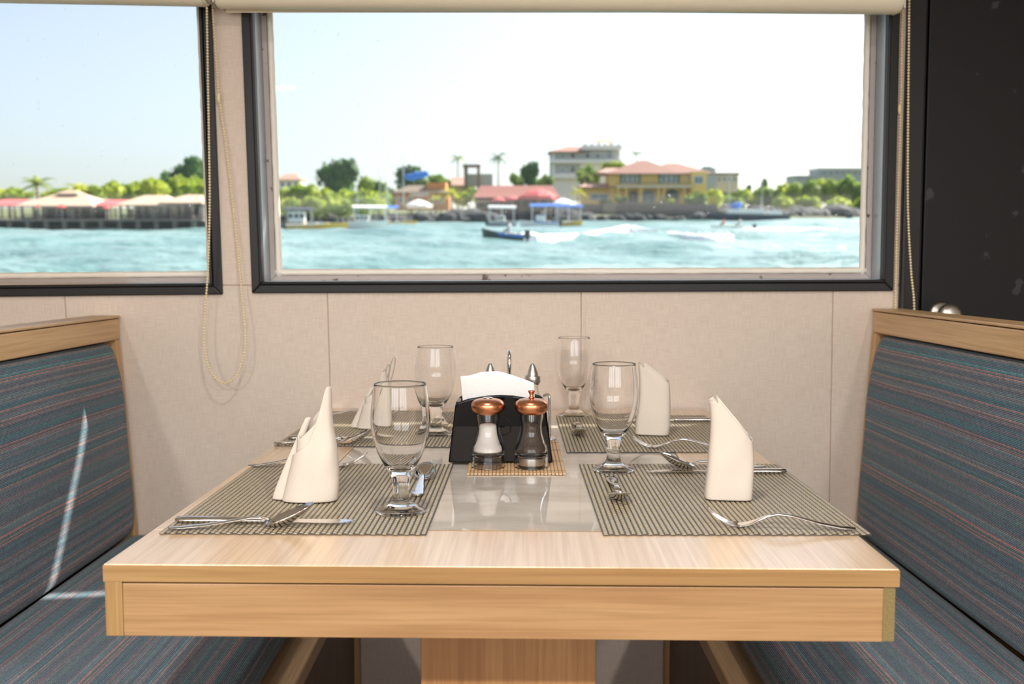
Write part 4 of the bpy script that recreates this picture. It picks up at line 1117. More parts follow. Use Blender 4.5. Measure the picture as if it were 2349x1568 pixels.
def tree(px, ytop, ybot, wpx, Y, key, label, group, name='tree', Yd=None):
    """crown spans ytop..ybot and wpx pixels wide as seen at distance Y"""
    top = S(px, ytop, Y); bot = S(px, ybot, Y); w = (S(px + wpx / 2, ytop, Y) - S(px - wpx / 2, ytop, Y)).length
    h = top.z - bot.z; ground = 1.2
    root = xempty(name, Vector((top.x, Y, ground)), label, 'bush' if 'shrub' in name else 'tree', group, rt.uniform(0, 6.28))
    o = bpy.data.objects.new('foliage', rt.choice(CR[key])); col.objects.link(o); o.parent = root
    o.location = (0, 0, (top.z + bot.z) / 2 - ground); o.scale = (w / 1.72, w / 1.72, h / 1.38)
    t = bpy.data.objects.new('trunk', tk); col.objects.link(t); t.parent = root
    hh = max(.5, (top.z + bot.z) / 2 - ground); t.location = (0, 0, -1.0); t.scale = (h * .5, h * .5, hh + 1.0)
    return root
def palm(px, ytop, ybase, spread, Y, label, key='palm', group='palms on the shore', nf=13, droop=1.0, seed=1, lean=0.0):
    """crown centre at ytop; fronds reach spread pixels"""
    top = S(px, ytop, Y); r = spread / FPX * Y; rng = random.Random(seed); gz = 1.2
    root = xempty('palm_tree', Vector((top.x, Y, gz)), label, 'palm', group)
    h = max(.8, top.z - gz)
    MB().tube([(-lean * h, 0, -1), (-lean * h * .5, 0, h * .45), (0, 0, h)], [.26, .2, .15], 7).build('trunk', E['trunk'], root, smooth=True)
    for i in range(nf):
        az = 2 * PI * i / nf + rng.uniform(-.2, .2); el = rng.uniform(-.25, 1.15); L = r * rng.uniform(.85, 1.1); k = MB(); N = 9; sp = []
        for j in range(N + 1):
            t = j / N; rad = L * t * math.cos(el * (1 - .35 * t)); z = L * (math.sin(el) * t - droop * .55 * t * t)
            sp.append(Vector((rad * math.cos(az), rad * math.sin(az), h + z)))
        k.tube(sp, [max(.012, .03 * (1 - j / N)) for j in range(N + 1)], 5)
        side = Vector((-math.sin(az), math.cos(az), 0))
        for j in range(1, N + 1):
            w = L * .20 * math.sin(PI * min(1, .12 + .86 * j / N)); seg = (sp[j] - sp[j - 1])
            for s in (-1, 1):
                for q in (0, .5):
                    b = sp[j - 1] + seg * q; tip = b + side * s * w + seg * 1.2 + Vector((0, 0, -w * .55))
                    o = len(k.v); k.v += [tuple(b), tuple(b + seg * .42), tuple(tip)]; k.f.append((o, o + 1, o + 2))
        k.build('frond', E[key], root, fix=False)
    return root

# --- generic building helpers in sea coordinates; every part lives under the building's empty
class Bld:
    def __init__(s, name, Y, pxc, label, cat='building', group=None):
        s.Y = Y; c = S(pxc, 480, Y); s.ox = c.x; s.root = xempty(name, Vector((c.x, Y, 0)), label, cat, group)
    def x(s, px): return S(px, 450, s.Y).x - s.ox
    def z(s, py): return S(1174.5, py, s.Y).z
    def box(s, name, px0, px1, py0, py1, d0, d1, mat, parent=None, bevel=0):
        return MB().b2((s.x(px0), d0, s.z(py1)), (s.x(px1), d1, s.z(py0))).build(name, mat, parent or s.root, bevel=bevel)
    def window(s, px0, px1, py0, py1, mat='glass', arch=False, d=0.0, frame='white'):
        x0, x1, z0, z1 = s.x(px0), s.x(px1), s.z(py1), s.z(py0); w = .12
        k = MB(); k.b2((x0, d - .15, z0), (x0 + w, d + .05, z1)); k.b2((x1 - w, d - .15, z0), (x1, d + .05, z1)); k.b2((x0, d - .15, z1 - w), (x1, d + .05, z1)); k.b2((x0, d - .15, z0), (x1, d + .05, z0 + w))
        k.b2(((x0 + x1) / 2 - .04, d - .12, z0), ((x0 + x1) / 2 + .04, d, z1))
        f = k.build('window', E[frame], s.root)
        if arch:
            r = (x1 - x0) / 2; poly = [(x0 + w, z0 + w), (x1 - w, z0 + w), (x1 - w, z1)] + [((x0 + x1) / 2 + (r - w) * math.cos(a), z1 + (r - w) * .7 * math.sin(a)) for a in [PI * q / 8 for q in range(1, 8)]] + [(x0 + w, z1)]
            MB().prism(poly, 'y', d - .10, d + .02).build('pane', E[mat], f)
        else: MB().b2((x0 + w, d - .07, z0 + w), (x1 - w, d + .02, z1 - w)).build('pane', E[mat], f)
        return f
    def hip(s, px0, px1, pye, pyr, d0, d1, ridge, mat, name='roof', over=.5):
        x0, x1, ze, zr = s.x(px0), s.x(px1), s.z(pye), s.z(pyr); dm = (d0 + d1) / 2; xa, xb = lerp(x0, x1, ridge[0]), lerp(x0, x1, ridge[1]); t = .18
        k = MB(); k.add([(x0, d0, ze), (x1, d0, ze), (x1, d1, ze), (x0, d1, ze), (xa, dm, zr), (xb, dm, zr), (x0, d0, ze - t), (x1, d0, ze - t), (x1, d1, ze - t), (x0, d1, ze - t)],
              [(0, 1, 5, 4), (1, 2, 5), (2, 3, 4, 5), (3, 0, 4), (6, 9, 8, 7), (0, 6, 7, 1), (1, 7, 8, 2), (2, 8, 9, 3), (3, 9, 6, 0)])
        return k.build(name, mat, s.root)
    def posts(s, pxs, py0, py1, d, mat, w=.18, name='post'):
        for p in pxs: MB().b2((s.x(p) - w / 2, d - w / 2, s.z(py1)), (s.x(p) + w / 2, d + w / 2, s.z(py0))).build(name, mat, s.root)
    def rail(s, px0, px1, py0, py1, d, mat, n=12):
        x0, x1, z0, z1 = s.x(px0), s.x(px1), s.z(py1), s.z(py0); k = MB(); k.b2((x0, d - .05, z1 - .08), (x1, d + .05, z1)); k.b2((x0, d - .04, z0 + .05), (x1, d + .04, z0 + .13))
        for i in range(n + 1): x = lerp(x0, x1, i / n); k.b2((x - .035, d - .03, z0), (x + .035, d + .03, z1))
        return k.build('railing', mat, s.root)

# ---------------------------------------------------------------- left: huts on a pier
YP = 128.0
pier = Bld('pier', YP - 1.0, 200, 'long dark wooden pier on concrete piles carrying the waterside huts', 'pier')
pier.box('deck', -420, 470, 503, 507, -1.2, 14, E['pile'])
pier.box('back_wall', -420, 470, 507, 530, 1.6, 3.2, E['quay'])
for i, px in enumerate(range(-400, 470, 42)): pier.box('pile', px, px + 9, 506, 532, -.9, -.2, E['pile'])
def hut(px0, px1, eave, ridge, fr, to, lab, cup=None, roof='thatch', bays=6):
    b = Bld('waterside_hut', YP, (px0 + px1) / 2, lab, 'hut', 'open huts on the pier')
    b.hip(px0, px1, eave, ridge, -.6, 10, (fr, to), E[roof])
    i0, i1 = px0 + (px1 - px0) * .05, px1 - (px1 - px0) * .05
    b.box('rear_wall', i0, i1, eave - 1, 504, 5.5, 5.8, E['hut_shade'])
    b.posts([lerp(i0, i1, q / bays) for q in range(bays + 1)], eave - 1, 503.5, .2, E['pile'], .26)
    b.rail(i0, i1, 491, 503.5, .1, E['pile'], 26)
    for q in range(bays):
        if q % 3 == 0: b.box('screen', lerp(i0, i1, (q + .18) / bays), lerp(i0, i1, (q + .82) / bays), eave + 9, 500, 2.4, 2.5, E['white' if q % 2 else 'cream'])
        else: b.box('dark_shade', lerp(i0, i1, (q + .1) / bays), lerp(i0, i1, (q + .9) / bays), eave + 4, 500, 5.2, 5.45, E['dark'])  # dark panels stand in for the shade inside the open bays
    for q in range(0, bays, 2): b.box('table', lerp(i0, i1, (q + .35) / bays), lerp(i0, i1, (q + .7) / bays), 495, 496.5, 1.4, 2.2, E['white'])
    if cup:
        b.box('cupola_wall', cup[0] + 3, cup[1] - 3, 441, 447, 3.8, 5.6, E['timber']); b.hip(cup[0], cup[1], 442, 434, 3.4, 6.0, (.3, .7), E[roof], 'cupola_roof')
    return b
hut(38, 216, 471, 443, .30, .68, 'large open hut on the pier with a pale hipped roof and a small cupola', (100, 152))
hut(268, 382, 469, 446, .28, .75, 'open hut on the pier with a pale flat-ridged roof in the middle')
hut(366, 466, 464, 445, .34, .66, 'small open hut with a pale hipped roof at the right end of the pier', None, 'thatch', 4)
def awning(px0, px1, py0, py1, Y, lab, mat='redroof', depth=4.0):
    b = Bld('awning', Y, (px0 + px1) / 2, lab, 'awning', 'red awnings')
    x0, x1, z0, z1 = b.x(px0), b.x(px1), b.z(py1), b.z(py0)
    k = MB().add([(x0, 0, z0), (x1, 0, z0), (x1, depth, z1), (x0, depth, z1), (x0, 0, z0 - .15), (x1, 0, z0 - .15), (x1, depth, z1 - .15), (x0, depth, z1 - .15)],
             [(0, 1, 2, 3), (4, 7, 6, 5), (0, 4, 5, 1), (1, 5, 6, 2), (2, 6, 7, 3), (3, 7, 4, 0)]); k.build('cloth', E[mat], b.root)
    b.posts([px0 + 1, (px0 + px1) / 2, px1 - 1], py1, 503, .1, E['timber'], .16)
    return b
awning(-30, 32, 456, 470, YP + .5, 'red sloping awning at the far left of the pier')
awning(214, 292, 457, 470, YP + .5, 'red sloping awning between the two large huts')
def parasol(px, py, rpx, Y, lab, mat='red', base=503, hpx=None):
    c = S(px, py, Y); r = rpx / FPX * Y; bz = S(px, base, Y).z
    root = xempty('parasol', Vector((c.x, Y, bz)), lab, 'parasol', 'red parasols')
    h = c.z - bz
    MB().lathe([(r, h - r * .38), (r * .6, h - r * .16), (.02, h + .05), (0, h + .05)], 8).build('canopy', E[mat], root)
    MB().lathe([(r, h - r * .38), (r * .99, h - r * .56), (r * .97, h - r * .38)], 8).build('valance', E[mat], root)
    MB().tube([(0, 0, 0), (0, 0, h)], .05, 6).build('pole', E['metal'], root)
    return root
parasol(88, 470, 9, YP - .4, 'small red parasol at the rail of the cupola hut', base=503)
parasol(141, 469, 13, YP - .5, 'larger red parasol at the rail of the cupola hut', base=503)
parasol(243, 473, 9, YP - .4, 'red parasol under the awning between the huts', base=503)
# trees behind the huts
for i, (px, yt, yb, w) in enumerate([(-110, 420, 470, 90), (-190, 416, 470, 100), (-280, 422, 470, 100), (-30, 418, 470, 80), (30, 428, 470, 70), (130, 432, 470, 80), (215, 425, 470, 66), (260, 412, 470, 64), (312, 414, 472, 76), (365, 410, 470, 70), (410, 400, 468, 74), (446, 402, 466, 66), (185, 432, 470, 60)]):
    tree(px, yt, yb, w, YP + 18 + (i % 3) * 3, 'bright', 'bright green leafy tree in the row behind the pier huts', 'trees behind the pier huts')
for i, (px, yt, yb, w) in enumerate([(462, 366, 470, 90), (425, 384, 470, 80), (520, 360, 470, 110), (395, 396, 468, 60)]):
    tree(px, yt, yb, w, YP + 44 + 4 * i, 'darkleaf', 'dark green tree on the rise at the right edge of the left window', 'dark trees on the rise')
palm(84, 424, 470, 52, YP + 12, 'broad palm rising behind the cupola hut', seed=2, nf=17)
palm(172, 432, 470, 36, YP + 13, 'smaller palm right of the cupola roof', 'palm_y', seed=5)
palm(20, 445, 470, 26, YP + 10, 'low palm at the far left behind the red awning', 'palm', seed=9)

# ---------------------------------------------------------------- middle left: mangroves, masts, moored boats
YM = 168.0
for i, (px, yt, yb, w) in enumerate([(650, 428, 500, 76), (700, 424, 498, 74), (745, 430, 498, 70), (790, 432, 500, 74), (835, 430, 496, 72), (868, 440, 496, 56), (610, 430, 500, 70), (668, 450, 505, 66), (725, 452, 505, 66), (780, 455, 505, 66), (830, 452, 503, 60)]):
    tree(px, yt, yb, w, YM + 8 - (6 if yt > 445 else 0), 'bright', 'light green mangrove shrub in the thicket along the left of the harbour', 'mangrove shrubs', 'mangrove_shrub')
tree(776, 370, 470, 98, YM + 46, 'darkleaf', 'tall round dark green tree above the mangroves', 'large shade trees')
tree(845, 405, 470, 70, YM + 52, 'mid', 'mid green spreading tree right of the tall round one', 'large shade trees')
tree(942, 384, 450, 92, YM + 70, 'darkleaf', 'dark green tree behind the blue sail cover', 'large shade trees')
tree(1000, 396, 445, 60, YM + 75, 'mid', 'mid green tree between the blue sail cover and the pink roof', 'large shade trees')
b = Bld('far_cottage', 330, 660, 'tiny pale cottage behind the mangroves at the left of the wide window', 'house')
b.box('wall', 636, 690, 412, 440, 0, 8, E['white']); b.hip(632, 694, 412, 398, -.8, 9, (.3, .7), E['tile_pink'])
for p in (645, 660, 676): b.window(p, p + 8, 417, 428, 'dark')
def boulder_meshes():
    out = []
    for sd in range(4):
        rng = random.Random(sd + 40); k = MB().sphere((0, 0, 0), (1, 1, .8), 9, 6)
        k.v = [tuple(Vector(v) * (1 + .32 * noise.noise(Vector(v) * 1.3 + Vector((sd * 7, 0, 0))))) for v in k.v]; out.append(k.mesh('boulder', E['rock'], False))
    return out
BO = boulder_meshes(); rb = random.Random(77)
def boulders(px0, px1, n, ybot0, ybot1, hmin, hmax, lab, grp):
    for i in range(n):
        px = lerp(px0, px1, (i + rb.uniform(.1, .9)) / n); t = (px - px0) / (px1 - px0); p = SW(px, lerp(ybot0, ybot1, t)); p.y += rb.uniform(.5, 4)
        o = bpy.data.objects.new('boulder', rb.choice(BO)); col.objects.link(o); s = rb.uniform(hmin, hmax)
        ext_place(o, Vector((p.x * (p.y / max(1, SW(px, lerp(ybot0, ybot1, t)).y)), p.y, s * .25)), rb.uniform(0, 6.28), (s * rb.uniform(.9, 1.5), s, s * rb.uniform(.7, 1.1)))
        tag(o, lab, 'rock', grp)
boulders(640, 945, 26, 516, 512, 1.0, 2.0, 'dark lava boulder at the waterline under the mangroves', 'boulders under the mangroves')
boulders(945, 1340, 34, 512, 509, 1.3, 2.9, 'dark lava boulder on the shore below the restaurants', 'boulders below the restaurants')
boulders(1340, 1650, 16, 509, 507, 1.1, 2.2, 'dark lava boulder at the foot of the stone seawall', 'boulders at the seawall')
boulders(1640, 1990, 30, 505, 500, 2.6, 4.6, 'dark lava boulder along the right-hand shore', 'boulders on the right shore')
boulders(420, 475, 7, 523, 520, .7, 1.5, 'dark lava boulder at the right end of the pier', 'boulders at the pier end')

# --- boats
def hull_mb(L, B, D, bow=.35, sheer=.25, n=14):
    k = MB(); m = 7
    for i in range(n + 1):
        t = i / n; x = -L / 2 + L * t; w = B / 2 * (1 if t < 1 - bow else math.cos((t - 1 + bow) / bow * PI / 2) ** .8); w = max(w, .02) * (.88 + .12 * min(1, t / .15))
        top = D * (1 + sheer * t * t)
        for j in range(m):
            a = PI * j / (m - 1); yy = w * math.cos(a); dd = math.sin(a) ** .6
            k.v.append((x + (.06 * L * (t ** 3) * (1 - dd)), yy * (1 if dd < .5 else .96), top - (top + D * .25) * dd))
    for i in range(n):
        for j in range(m - 1): q = i * m + j; k.f.append((q, q + m, q + m + 1, q + 1))
    k.f.append(tuple(range(m))); 
    o = len(k.v)
    for i in range(n): a = i * m; k.f.append((a, a + m - 1, a + 2 * m - 1, a + m))
    return k
def boat(name, pxc, pyw, pxL, label, hull='white_hull', rz=0.0, canopy=None, can=(.18, .75), canz=2.0, stripe=None, cabin=None, group='moored boats', D=.75, engine=True, B=None, sheer=.25):
    p = SW(pxc, pyw); L = pxL / FPX * p.y / max(.35, abs(math.cos(rz))); B = B or min(2.6, L * .28)
    root = xempty(name, Vector((p.x, p.y, 0)), label, 'boat', group, rz)
    hull_mb(L, B, D, sheer=sheer).build('hull', E[hull], root, smooth=True, angle=35)
    if stripe:
        k = MB(); n = 12
        for s in (-1, 1):
            pts = [(-L / 2 + L * t * .64, s * (B / 2 + .01), D * (1 + .25 * t * t) - .12) for t in [q / n for q in range(n + 1)]]; k.tube(pts, .09, 6)
        k.build('rubbing_strake', E[stripe], root)
    for q in (.28, .5, .68): MB().b2((-L / 2 + L * q - .2, -B * .42, D * .98), (-L / 2 + L * q + .2, B * .42, D * 1.16)).build('thwart', E['cream'], root)
    if engine:
        k = MB(); k.b2((-L / 2 - .45, -.22, D * .55), (-L / 2 - .02, .22, D * 1.5)); k.b2((-L / 2 - .35, -.1, -.3), (-L / 2 - .12, .1, D * .6)); k.build('outboard', E['dark'], root, bevel=.05)
    if cabin:
        a, b_, h = cabin; c_ = MB().b2((-L / 2 + L * a, -B * .36, D * .9), (-L / 2 + L * b_, B * .36, D + h)).build('cabin', E['white_hull'], root, bevel=.12)
        for q in range(3):
            x0 = -L / 2 + L * lerp(a, b_, (q + .15) / 3); x1 = -L / 2 + L * lerp(a, b_, (q + .85) / 3)
            MB().b2((x0, -B * .36 - .03, D + h * .42), (x1, -B * .36 + .02, D + h * .8)).build('cabin_window', E['dark'], c_)
    if canopy:
        x0, x1 = -L / 2 + L * can[0], -L / 2 + L * can[1]; k = MB(); n = 10; th = .10
        for t in range(n + 1):
            a = lerp(-1, 1, t / n); z = D + canz + .30 * (1 - a * a)
            k.v += [(x0 - .1, a * B * .56, z), (x1 + .2, a * B * .56, z - .05), (x0 - .1, a * B * .56, z - th), (x1 + .2, a * B * .56, z - th - .05)]
        for t in range(n):
            q = t * 4; k.f += [(q, q + 4, q + 5, q + 1), (q + 2, q + 3, q + 7, q + 6), (q, q + 2, q + 6, q + 4), (q + 1, q + 5, q + 7, q + 3)]
        k.f += [(0, 1, 3, 2), (n * 4, n * 4 + 2, n * 4 + 3, n * 4 + 1)]
        k.build('canopy', E[canopy], root, smooth=False)
        for x in (x0 + .1, (x0 + x1) / 2, x1 - .1):
            for s in (-1, 1): MB().tube([(x, s * B * .45, D * .9), (x, s * B * .47, D + canz + .05)], .045, 6).build('canopy_post', E['metal'], root)
    return root
boat('panga_boat', 726, 529, 132, 'long open boat with a yellow hull moored left of the white boat', 'yellow_hull', R(4), stripe='white_hull', D=.8, B=2.2)
boat('grey_boat', 690, 523, 90, 'grey cabin boat moored behind the yellow open boat', 'grey_hull', R(3), cabin=(.2, .62, 1.5), canopy='navy_hull', can=(.15, .8), canz=1.8)
boat('launch', 836, 525, 96, 'white launch with a pale canopy moored under the mangroves', 'white_hull', R(5), canopy='white_hull', can=(.25, 1.0), canz=1.9, cabin=(.3, .6, .9), D=.9)
boat('panga_boat', 910, 519, 84, 'yellow-sided open boat with a flat blue canopy beside the white launch', 'yellow_hull', R(2), canopy='blue', can=(-.06, .52), canz=2.2, stripe='white_hull', D=.7)
boat('water_taxi', 1152, 524, 62, 'water taxi with a pale blue canopy, leftmost of the moored three', 'grey_hull', R(-3), canopy='white_hull', can=(.02, .95), canz=1.9, cabin=(.3, .6, .8), D=.9)
boat('water_taxi', 1238, 525, 86, 'water taxi with a bright blue canopy in the middle of the moored three', 'white_hull', R(176), canopy='blue', can=(-.02, .72), canz=2.1, cabin=(.35, .6, .9), stripe='blue', D=.9)
boat('water_taxi', 1306, 524, 54, 'water taxi with a bright blue canopy, rightmost of the moored three', 'yellow_hull', R(-8), canopy='blue', can=(-.08, 1.0), canz=2.0, stripe='white_hull', D=.9)
# people: small seated figures
def person_mesh(name, shirt):
    me = bpy.data.meshes.new(name)
    J = [(0, 0, .10), (0, .0, .34), (0, .01, .52), (0, .01, .62), (0, .02, .72), (.20, .01, .52), (.27, .08, .28), (.20, .26, .18), (-.20, .01, .52), (-.27, .08, .28), (-.20, .26, .18),
         (.10, .02, .08), (.13, .42, .12), (.13, .46, -.30), (.13, .56, -.34), (-.10, .02, .08), (-.13, .42, .12), (-.13, .46, -.30), (-.13, .56, -.34), (0, .02, .80)]
    ed = [(0, 1), (1, 2), (2, 3), (3, 4), (4, 19), (2, 5), (5, 6), (6, 7), (2, 8), (8, 9), (9, 10), (0, 11), (11, 12), (12, 13), (13, 14), (0, 15), (15, 16), (16, 17), (17, 18)]
    rad = [.15, .14, .15, .06, .095, .07, .05, .04, .07, .05, .04, .10, .075, .055, .05, .10, .075, .055, .05, .085]
    me.from_pydata(J, ed, []); o = bpy.data.objects.new(name, me); col.objects.link(o)
    sm = o.modifiers.new('skin', 'SKIN'); sd = o.modifiers.new('sub', 'SUBSURF'); sd.levels = 1; sd.render_levels = 1
    for i, v in enumerate(me.skin_vertices[0].data): v.radius = (rad[i], rad[i]); v.use_root = (i == 0)
    dg = bpy.context.evaluated_depsgraph_get(); m2 = bpy.data.meshes.new_from_object(o.evaluated_get(dg)); bpy.data.objects.remove(o)
    m2.materials.clear(); m2.materials.append(shirt); m2.materials.append(E['skin']); m2.materials.append(E['dark'])
    for p in m2.polygons:
        c = p.center; p.material_index = (2 if c.z > .76 else 1) if c.z > .60 else (2 if c.z < .16 and c.y > .05 else (1 if abs(c.x) > .23 and c.z < .32 else 0)); p.use_smooth = True
    return m2
PM = {k_: person_mesh('person', E[k_]) for k_ in ('shirt_w', 'shirt_o', 'vest')}
def person(base, rz, key, lab):
    o = bpy.data.objects.new('person', PM[key]); col.objects.link(o); ext_place(o, base, rz); return tag(o, lab, 'person', 'people in the boats')
# the speeding dinghy and its wake
p = SW(1158, 556)
dn = boat('motor_dinghy', 1156, 557, 92, 'dark green speeding dinghy in front of a white wake', 'green_hull', R(176), stripe='blue', group='boats under way', D=.62, B=1.3, sheer=.75)
pd = p; person(Vector((pd.x + .35, pd.y, .75)), R(86), 'shirt_w', 'seated person in a pale shirt steering the speeding dinghy')
def foam_strip(pts, lab, seed):
    rng = random.Random(seed); k = MB(); P = [SW(a, b) for a, b, h in pts]; H_ = [h for a, b, h in pts]; N = len(P)
    dense = smooth_path(P, 14); m = 8
    for i, q in enumerate(dense):
        f = i / 14; a = int(min(f, N - 2)); hpx = lerp(H_[a], H_[a + 1], f - a); h = hpx * .75 / FPX * q.y; w = max(.8, h * 2.2)
        for j in range(m + 1):
            t = j / m; z = h * math.sin(PI * t) * (1 + .5 * noise.noise(Vector((q.x * .8, t * 4, seed)))) + .02
            k.v.append((q.x + noise.noise(Vector((q.x, t * 3, 4.2))) * .3, q.y - w + 2 * w * t, (z + .10 + .7 * h) * (1 if 0 < j < m else 0) - (.25 if j in (0, m) else 0)))
    for i in range(len(dense) - 1):
        for j in range(m): q = i * (m + 1) + j; k.f.append((q, q + m + 1, q + m + 2, q + 1))
    for _ in range(500):           # spray
        q = rng.choice(dense); hh = .25; k.sphere((q.x + rng.uniform(-.5, .5), q.y + rng.uniform(-.6, .6), rng.uniform(.05, .5)), rng.uniform(.03, .09), 5, 4)
    o = k.build('wake_foam', E['foam'], None, smooth=True, fix=False); ext_place(o, Vector((0, 0, 0))); return tag(o, lab, 'foam', kind='stuff')
foam_strip([(1185, 553, 5), (1205, 552, 14), (1240, 552, 9), (1300, 550, 8), (1360, 546, 9), (1410, 541, 13), (1440, 538, 15), (1475, 540, 12), (1520, 543, 7), (1600, 546, 4), (1680, 545, 2)], 'white foaming wake trailing behind the speeding dinghy', 3)
foam_strip([(1700, 533, 2), (1730, 532, 4), (1780, 531, 4), (1850, 530, 3), (1920, 531, 2)], 'low white wake behind the small white skiff', 8)
boat('skiff', 1680, 530, 88, 'small white skiff with two people near the grey sailing boat', 'white_hull', R(172), group='boats under way', D=.55, B=1.5)
ps_ = SW(1680, 530)
person(Vector((ps_.x - 1.0, ps_.y, .72)), R(86), 'shirt_o', 'person in an orange top seated at the front of the small skiff')
person(Vector((ps_.x + .9, ps_.y, .72)), R(86), 'shirt_w', 'person in a pale top seated at the back of the small skiff')
def mast(px, pyt, pyb, Y, lab, boom=None, r=.11, cover='blue'):
    a = S(px, pyb, Y); t = S(px, pyt, Y); root = xempty('mast', Vector((a.x, Y, a.z)), lab, 'mast', 'masts of moored yachts'); h = t.z - a.z
    MB().tube([(0, 0, 0), (0, 0, h * .6), (0, 0, h)], [r, r * .9, r * .5], 8).build('pole', E['metal'], root, smooth=True)
    MB().tube([(-.9, 0, h * .62), (.9, 0, h * .62)], .04, 6).build('spreader', E['metal'], root)
    MB().tube([(0, 0, h * .98), (3.0, 0, .3)], .015, 4).build('stay', E['metal'], root)
    if boom:
        e = S(boom[0], boom[1], Y) - a; s0 = S(px + 3, boom[2], Y) - a; hh = boom[3] / FPX * Y
        k = MB(); N = 8; d = e - s0
        pts = [s0 + d * (q / N) + Vector((0, 0, .15 * math.sin(q * 2.1))) for q in range(N + 1)]
        k.tube(pts, [hh * (.62 + .38 * math.sin(PI * (q + .8) / (N + 1.6))) for q in range(N + 1)], 8); k.build('sail_cover', E[cover], root, smooth=True)
    return root
# ketch with a blue furled sail cover behind the mangroves
mast(926, 338, 470, 176, 'tall pale mast carrying a blue furled sail left of the pink roof', (983, 398, 408, 8))
mast(872, 366, 480, 170, 'thin pale mast beside the mangroves, left of the leaning one', None, .07)
mast(888, 400, 486, 166, 'short thick pale post mast rising from the moored boats', None, .16)
mast(821, 430, 505, 160, 'thin low mast in front of the mangroves', None, .06)
yb2 = boat('sailing_yacht', 1712, 507, 190, 'grey sailing yacht with a blue boom cover at the right of the harbour', 'navy_hull', R(178), cabin=(.30, .74, 1.3), group='moored boats', D=1.6, engine=False, B=4.5)
YS = SW(1712, 507).y
mast(1672, 345, 480, YS - .2, 'tall mast of the grey yacht with a blue boom cover', (1702, 470, 473, 7), .12)
mast(1747, 355, 480, YS - .2, 'thin second mast right of the blue boom cover', None, .09)
boat('launch', 1770, 505, 70, 'pale grey launch tied behind the grey sailing yacht', 'grey_hull', R(178), cabin=(.2, .7, 1.4), D=1.1)

# ---------------------------------------------------------------- centre: restaurants
YR = 218.0
b = Bld('orange_house', YR + 6, 965, 'orange timber house behind the blue sail cover', 'house')
b.box('wall', 905, 1030, 440, 482, 0, 9, E['orange']); b.hip(898, 1036, 441, 424, -1.2, 10, (.25, .75), E['timber'])
b.box('upper_wall', 978, 1022, 418, 440, 1, 8, E['orange']); b.box('white_wall', 940, 985, 440, 449, -.6, 0, E['white'])
for p_ in (912, 935, 955, 985, 1005): b.window(p_, p_ + 12, 452, 466, 'dark')
awning(934, 990, 466, 476, YR - 1, 'cream awning over the terrace below the orange house', 'cream', 5)
b = Bld('pink_roofed_house', YR + 30, 1048, 'small house with a pale pink hipped roof behind palms', 'house')
b.box('wall', 1012, 1086, 424, 450, 0, 9, E['cream']); b.hip(1003, 1094, 425, 404, -1.2, 10, (.4, .6), E['tile_pink'])
for p_ in (1022, 1042, 1062): b.window(p_, p_ + 10, 430, 442, 'dark')
b = Bld('viewing_tower', YR + 24, 1090, 'slim open viewing tower with a flat canopy next to the pink roof', 'tower')
b.posts([1068, 1098], 383, 470, 0, E['trunk'], .7); b.posts([1070, 1096], 383, 440, 3, E['trunk'], .5); b.box('canopy', 1062, 1102, 377, 383, -1, 4.5, E['timber']); b.box('parapet', 1064, 1130, 398, 425, 1.5, 5, E['grey'])
b = Bld('restaurant', YR, 1180, 'long waterfront restaurant with a rust-red tiled roof', 'building')
b.hip(1085, 1285, 452, 424, -.5, 12, (.08, .92), E['tile_rust']); b.box('rear_wall', 1092, 1280, 450, 486, 6, 6.4, E['dark']); b.posts([lerp(1092, 1280, q / 9) for q in range(10)], 451, 486, .2, E['trunk'], .35)
b.rail(1092, 1280, 476, 486, 0, E['timber'], 40); b.box('floor_slab', 1086, 1286, 485, 490, -.6, 12, E['pile']); b.box('lower_roof', 1096, 1180, 460, 464, -2.5, 1, E['tile_pink'])
for q in range(6): b.box('counter', 1100 + q * 30, 1116 + q * 30, 478, 484, 2, 3, E['cream'])
parasol(1234, 433, 42, YR - 4, 'wide red parasol roof at the right of the restaurant terrace', 'redroof', 488)
parasol(1144, 452, 16, YR - 4, 'small red parasol left on the restaurant terrace', 'redroof', 488)
parasol(1175, 450, 15, YR - 4, 'small red parasol in the middle of the restaurant terrace', 'redroof', 488)
parasol(1290, 455, 24, YR - 4, 'white parasol at the right end of the restaurant terrace', 'white', 488)
parasol(960, 458, 30, YR - 6, 'white parasol left on the terrace of the orange house', 'white', 488)
b = Bld('boat_stairs', YR - 6, 1075, 'pale stone steps leading down to the water', 'steps')
for q in range(6): b.box('step', 1052 + q * 5, 1090 + q * 1.5, 480 + q * 5, 486 + q * 5, -q * .5, 2, E['cream'])
palm(1050, 362, 470, 24, YR + 40, 'slim palm left of the viewing tower', 'mid', seed=4, nf=15)
palm(1143, 358, 470, 30, YR + 42, 'tall windswept palm right of the viewing tower', 'darkleaf', seed=6, nf=13, droop=1.4)
palm(1035, 440, 480, 30, YR - 2, 'yellow-green palm in front of the pink-roofed house', 'palm_y', seed=8)
palm(1075, 448, 480, 26, YR - 3, 'second low palm in front of the pink-roofed house', 'palm', seed=12)
palm(1000, 452, 480, 22, YR - 4, 'small palm in front of the orange house', 'palm_y', seed=15)
palm(1460, 352, 400, 20, 330, 'small dark palm above the yellow house roof', 'darkleaf', seed=18)
tree(1216, 374, 440, 44, YR + 50, 'darkleaf', 'pointed dark tree left of the white building', 'trees behind the restaurants')
tree(1190, 396, 445, 34, YR + 46, 'mid', 'small round tree left of the pointed dark one', 'trees behind the restaurants')
tree(1250, 400, 445, 36, YR + 46, 'mid', 'small round tree right of the pointed dark one', 'trees behind the restaurants')

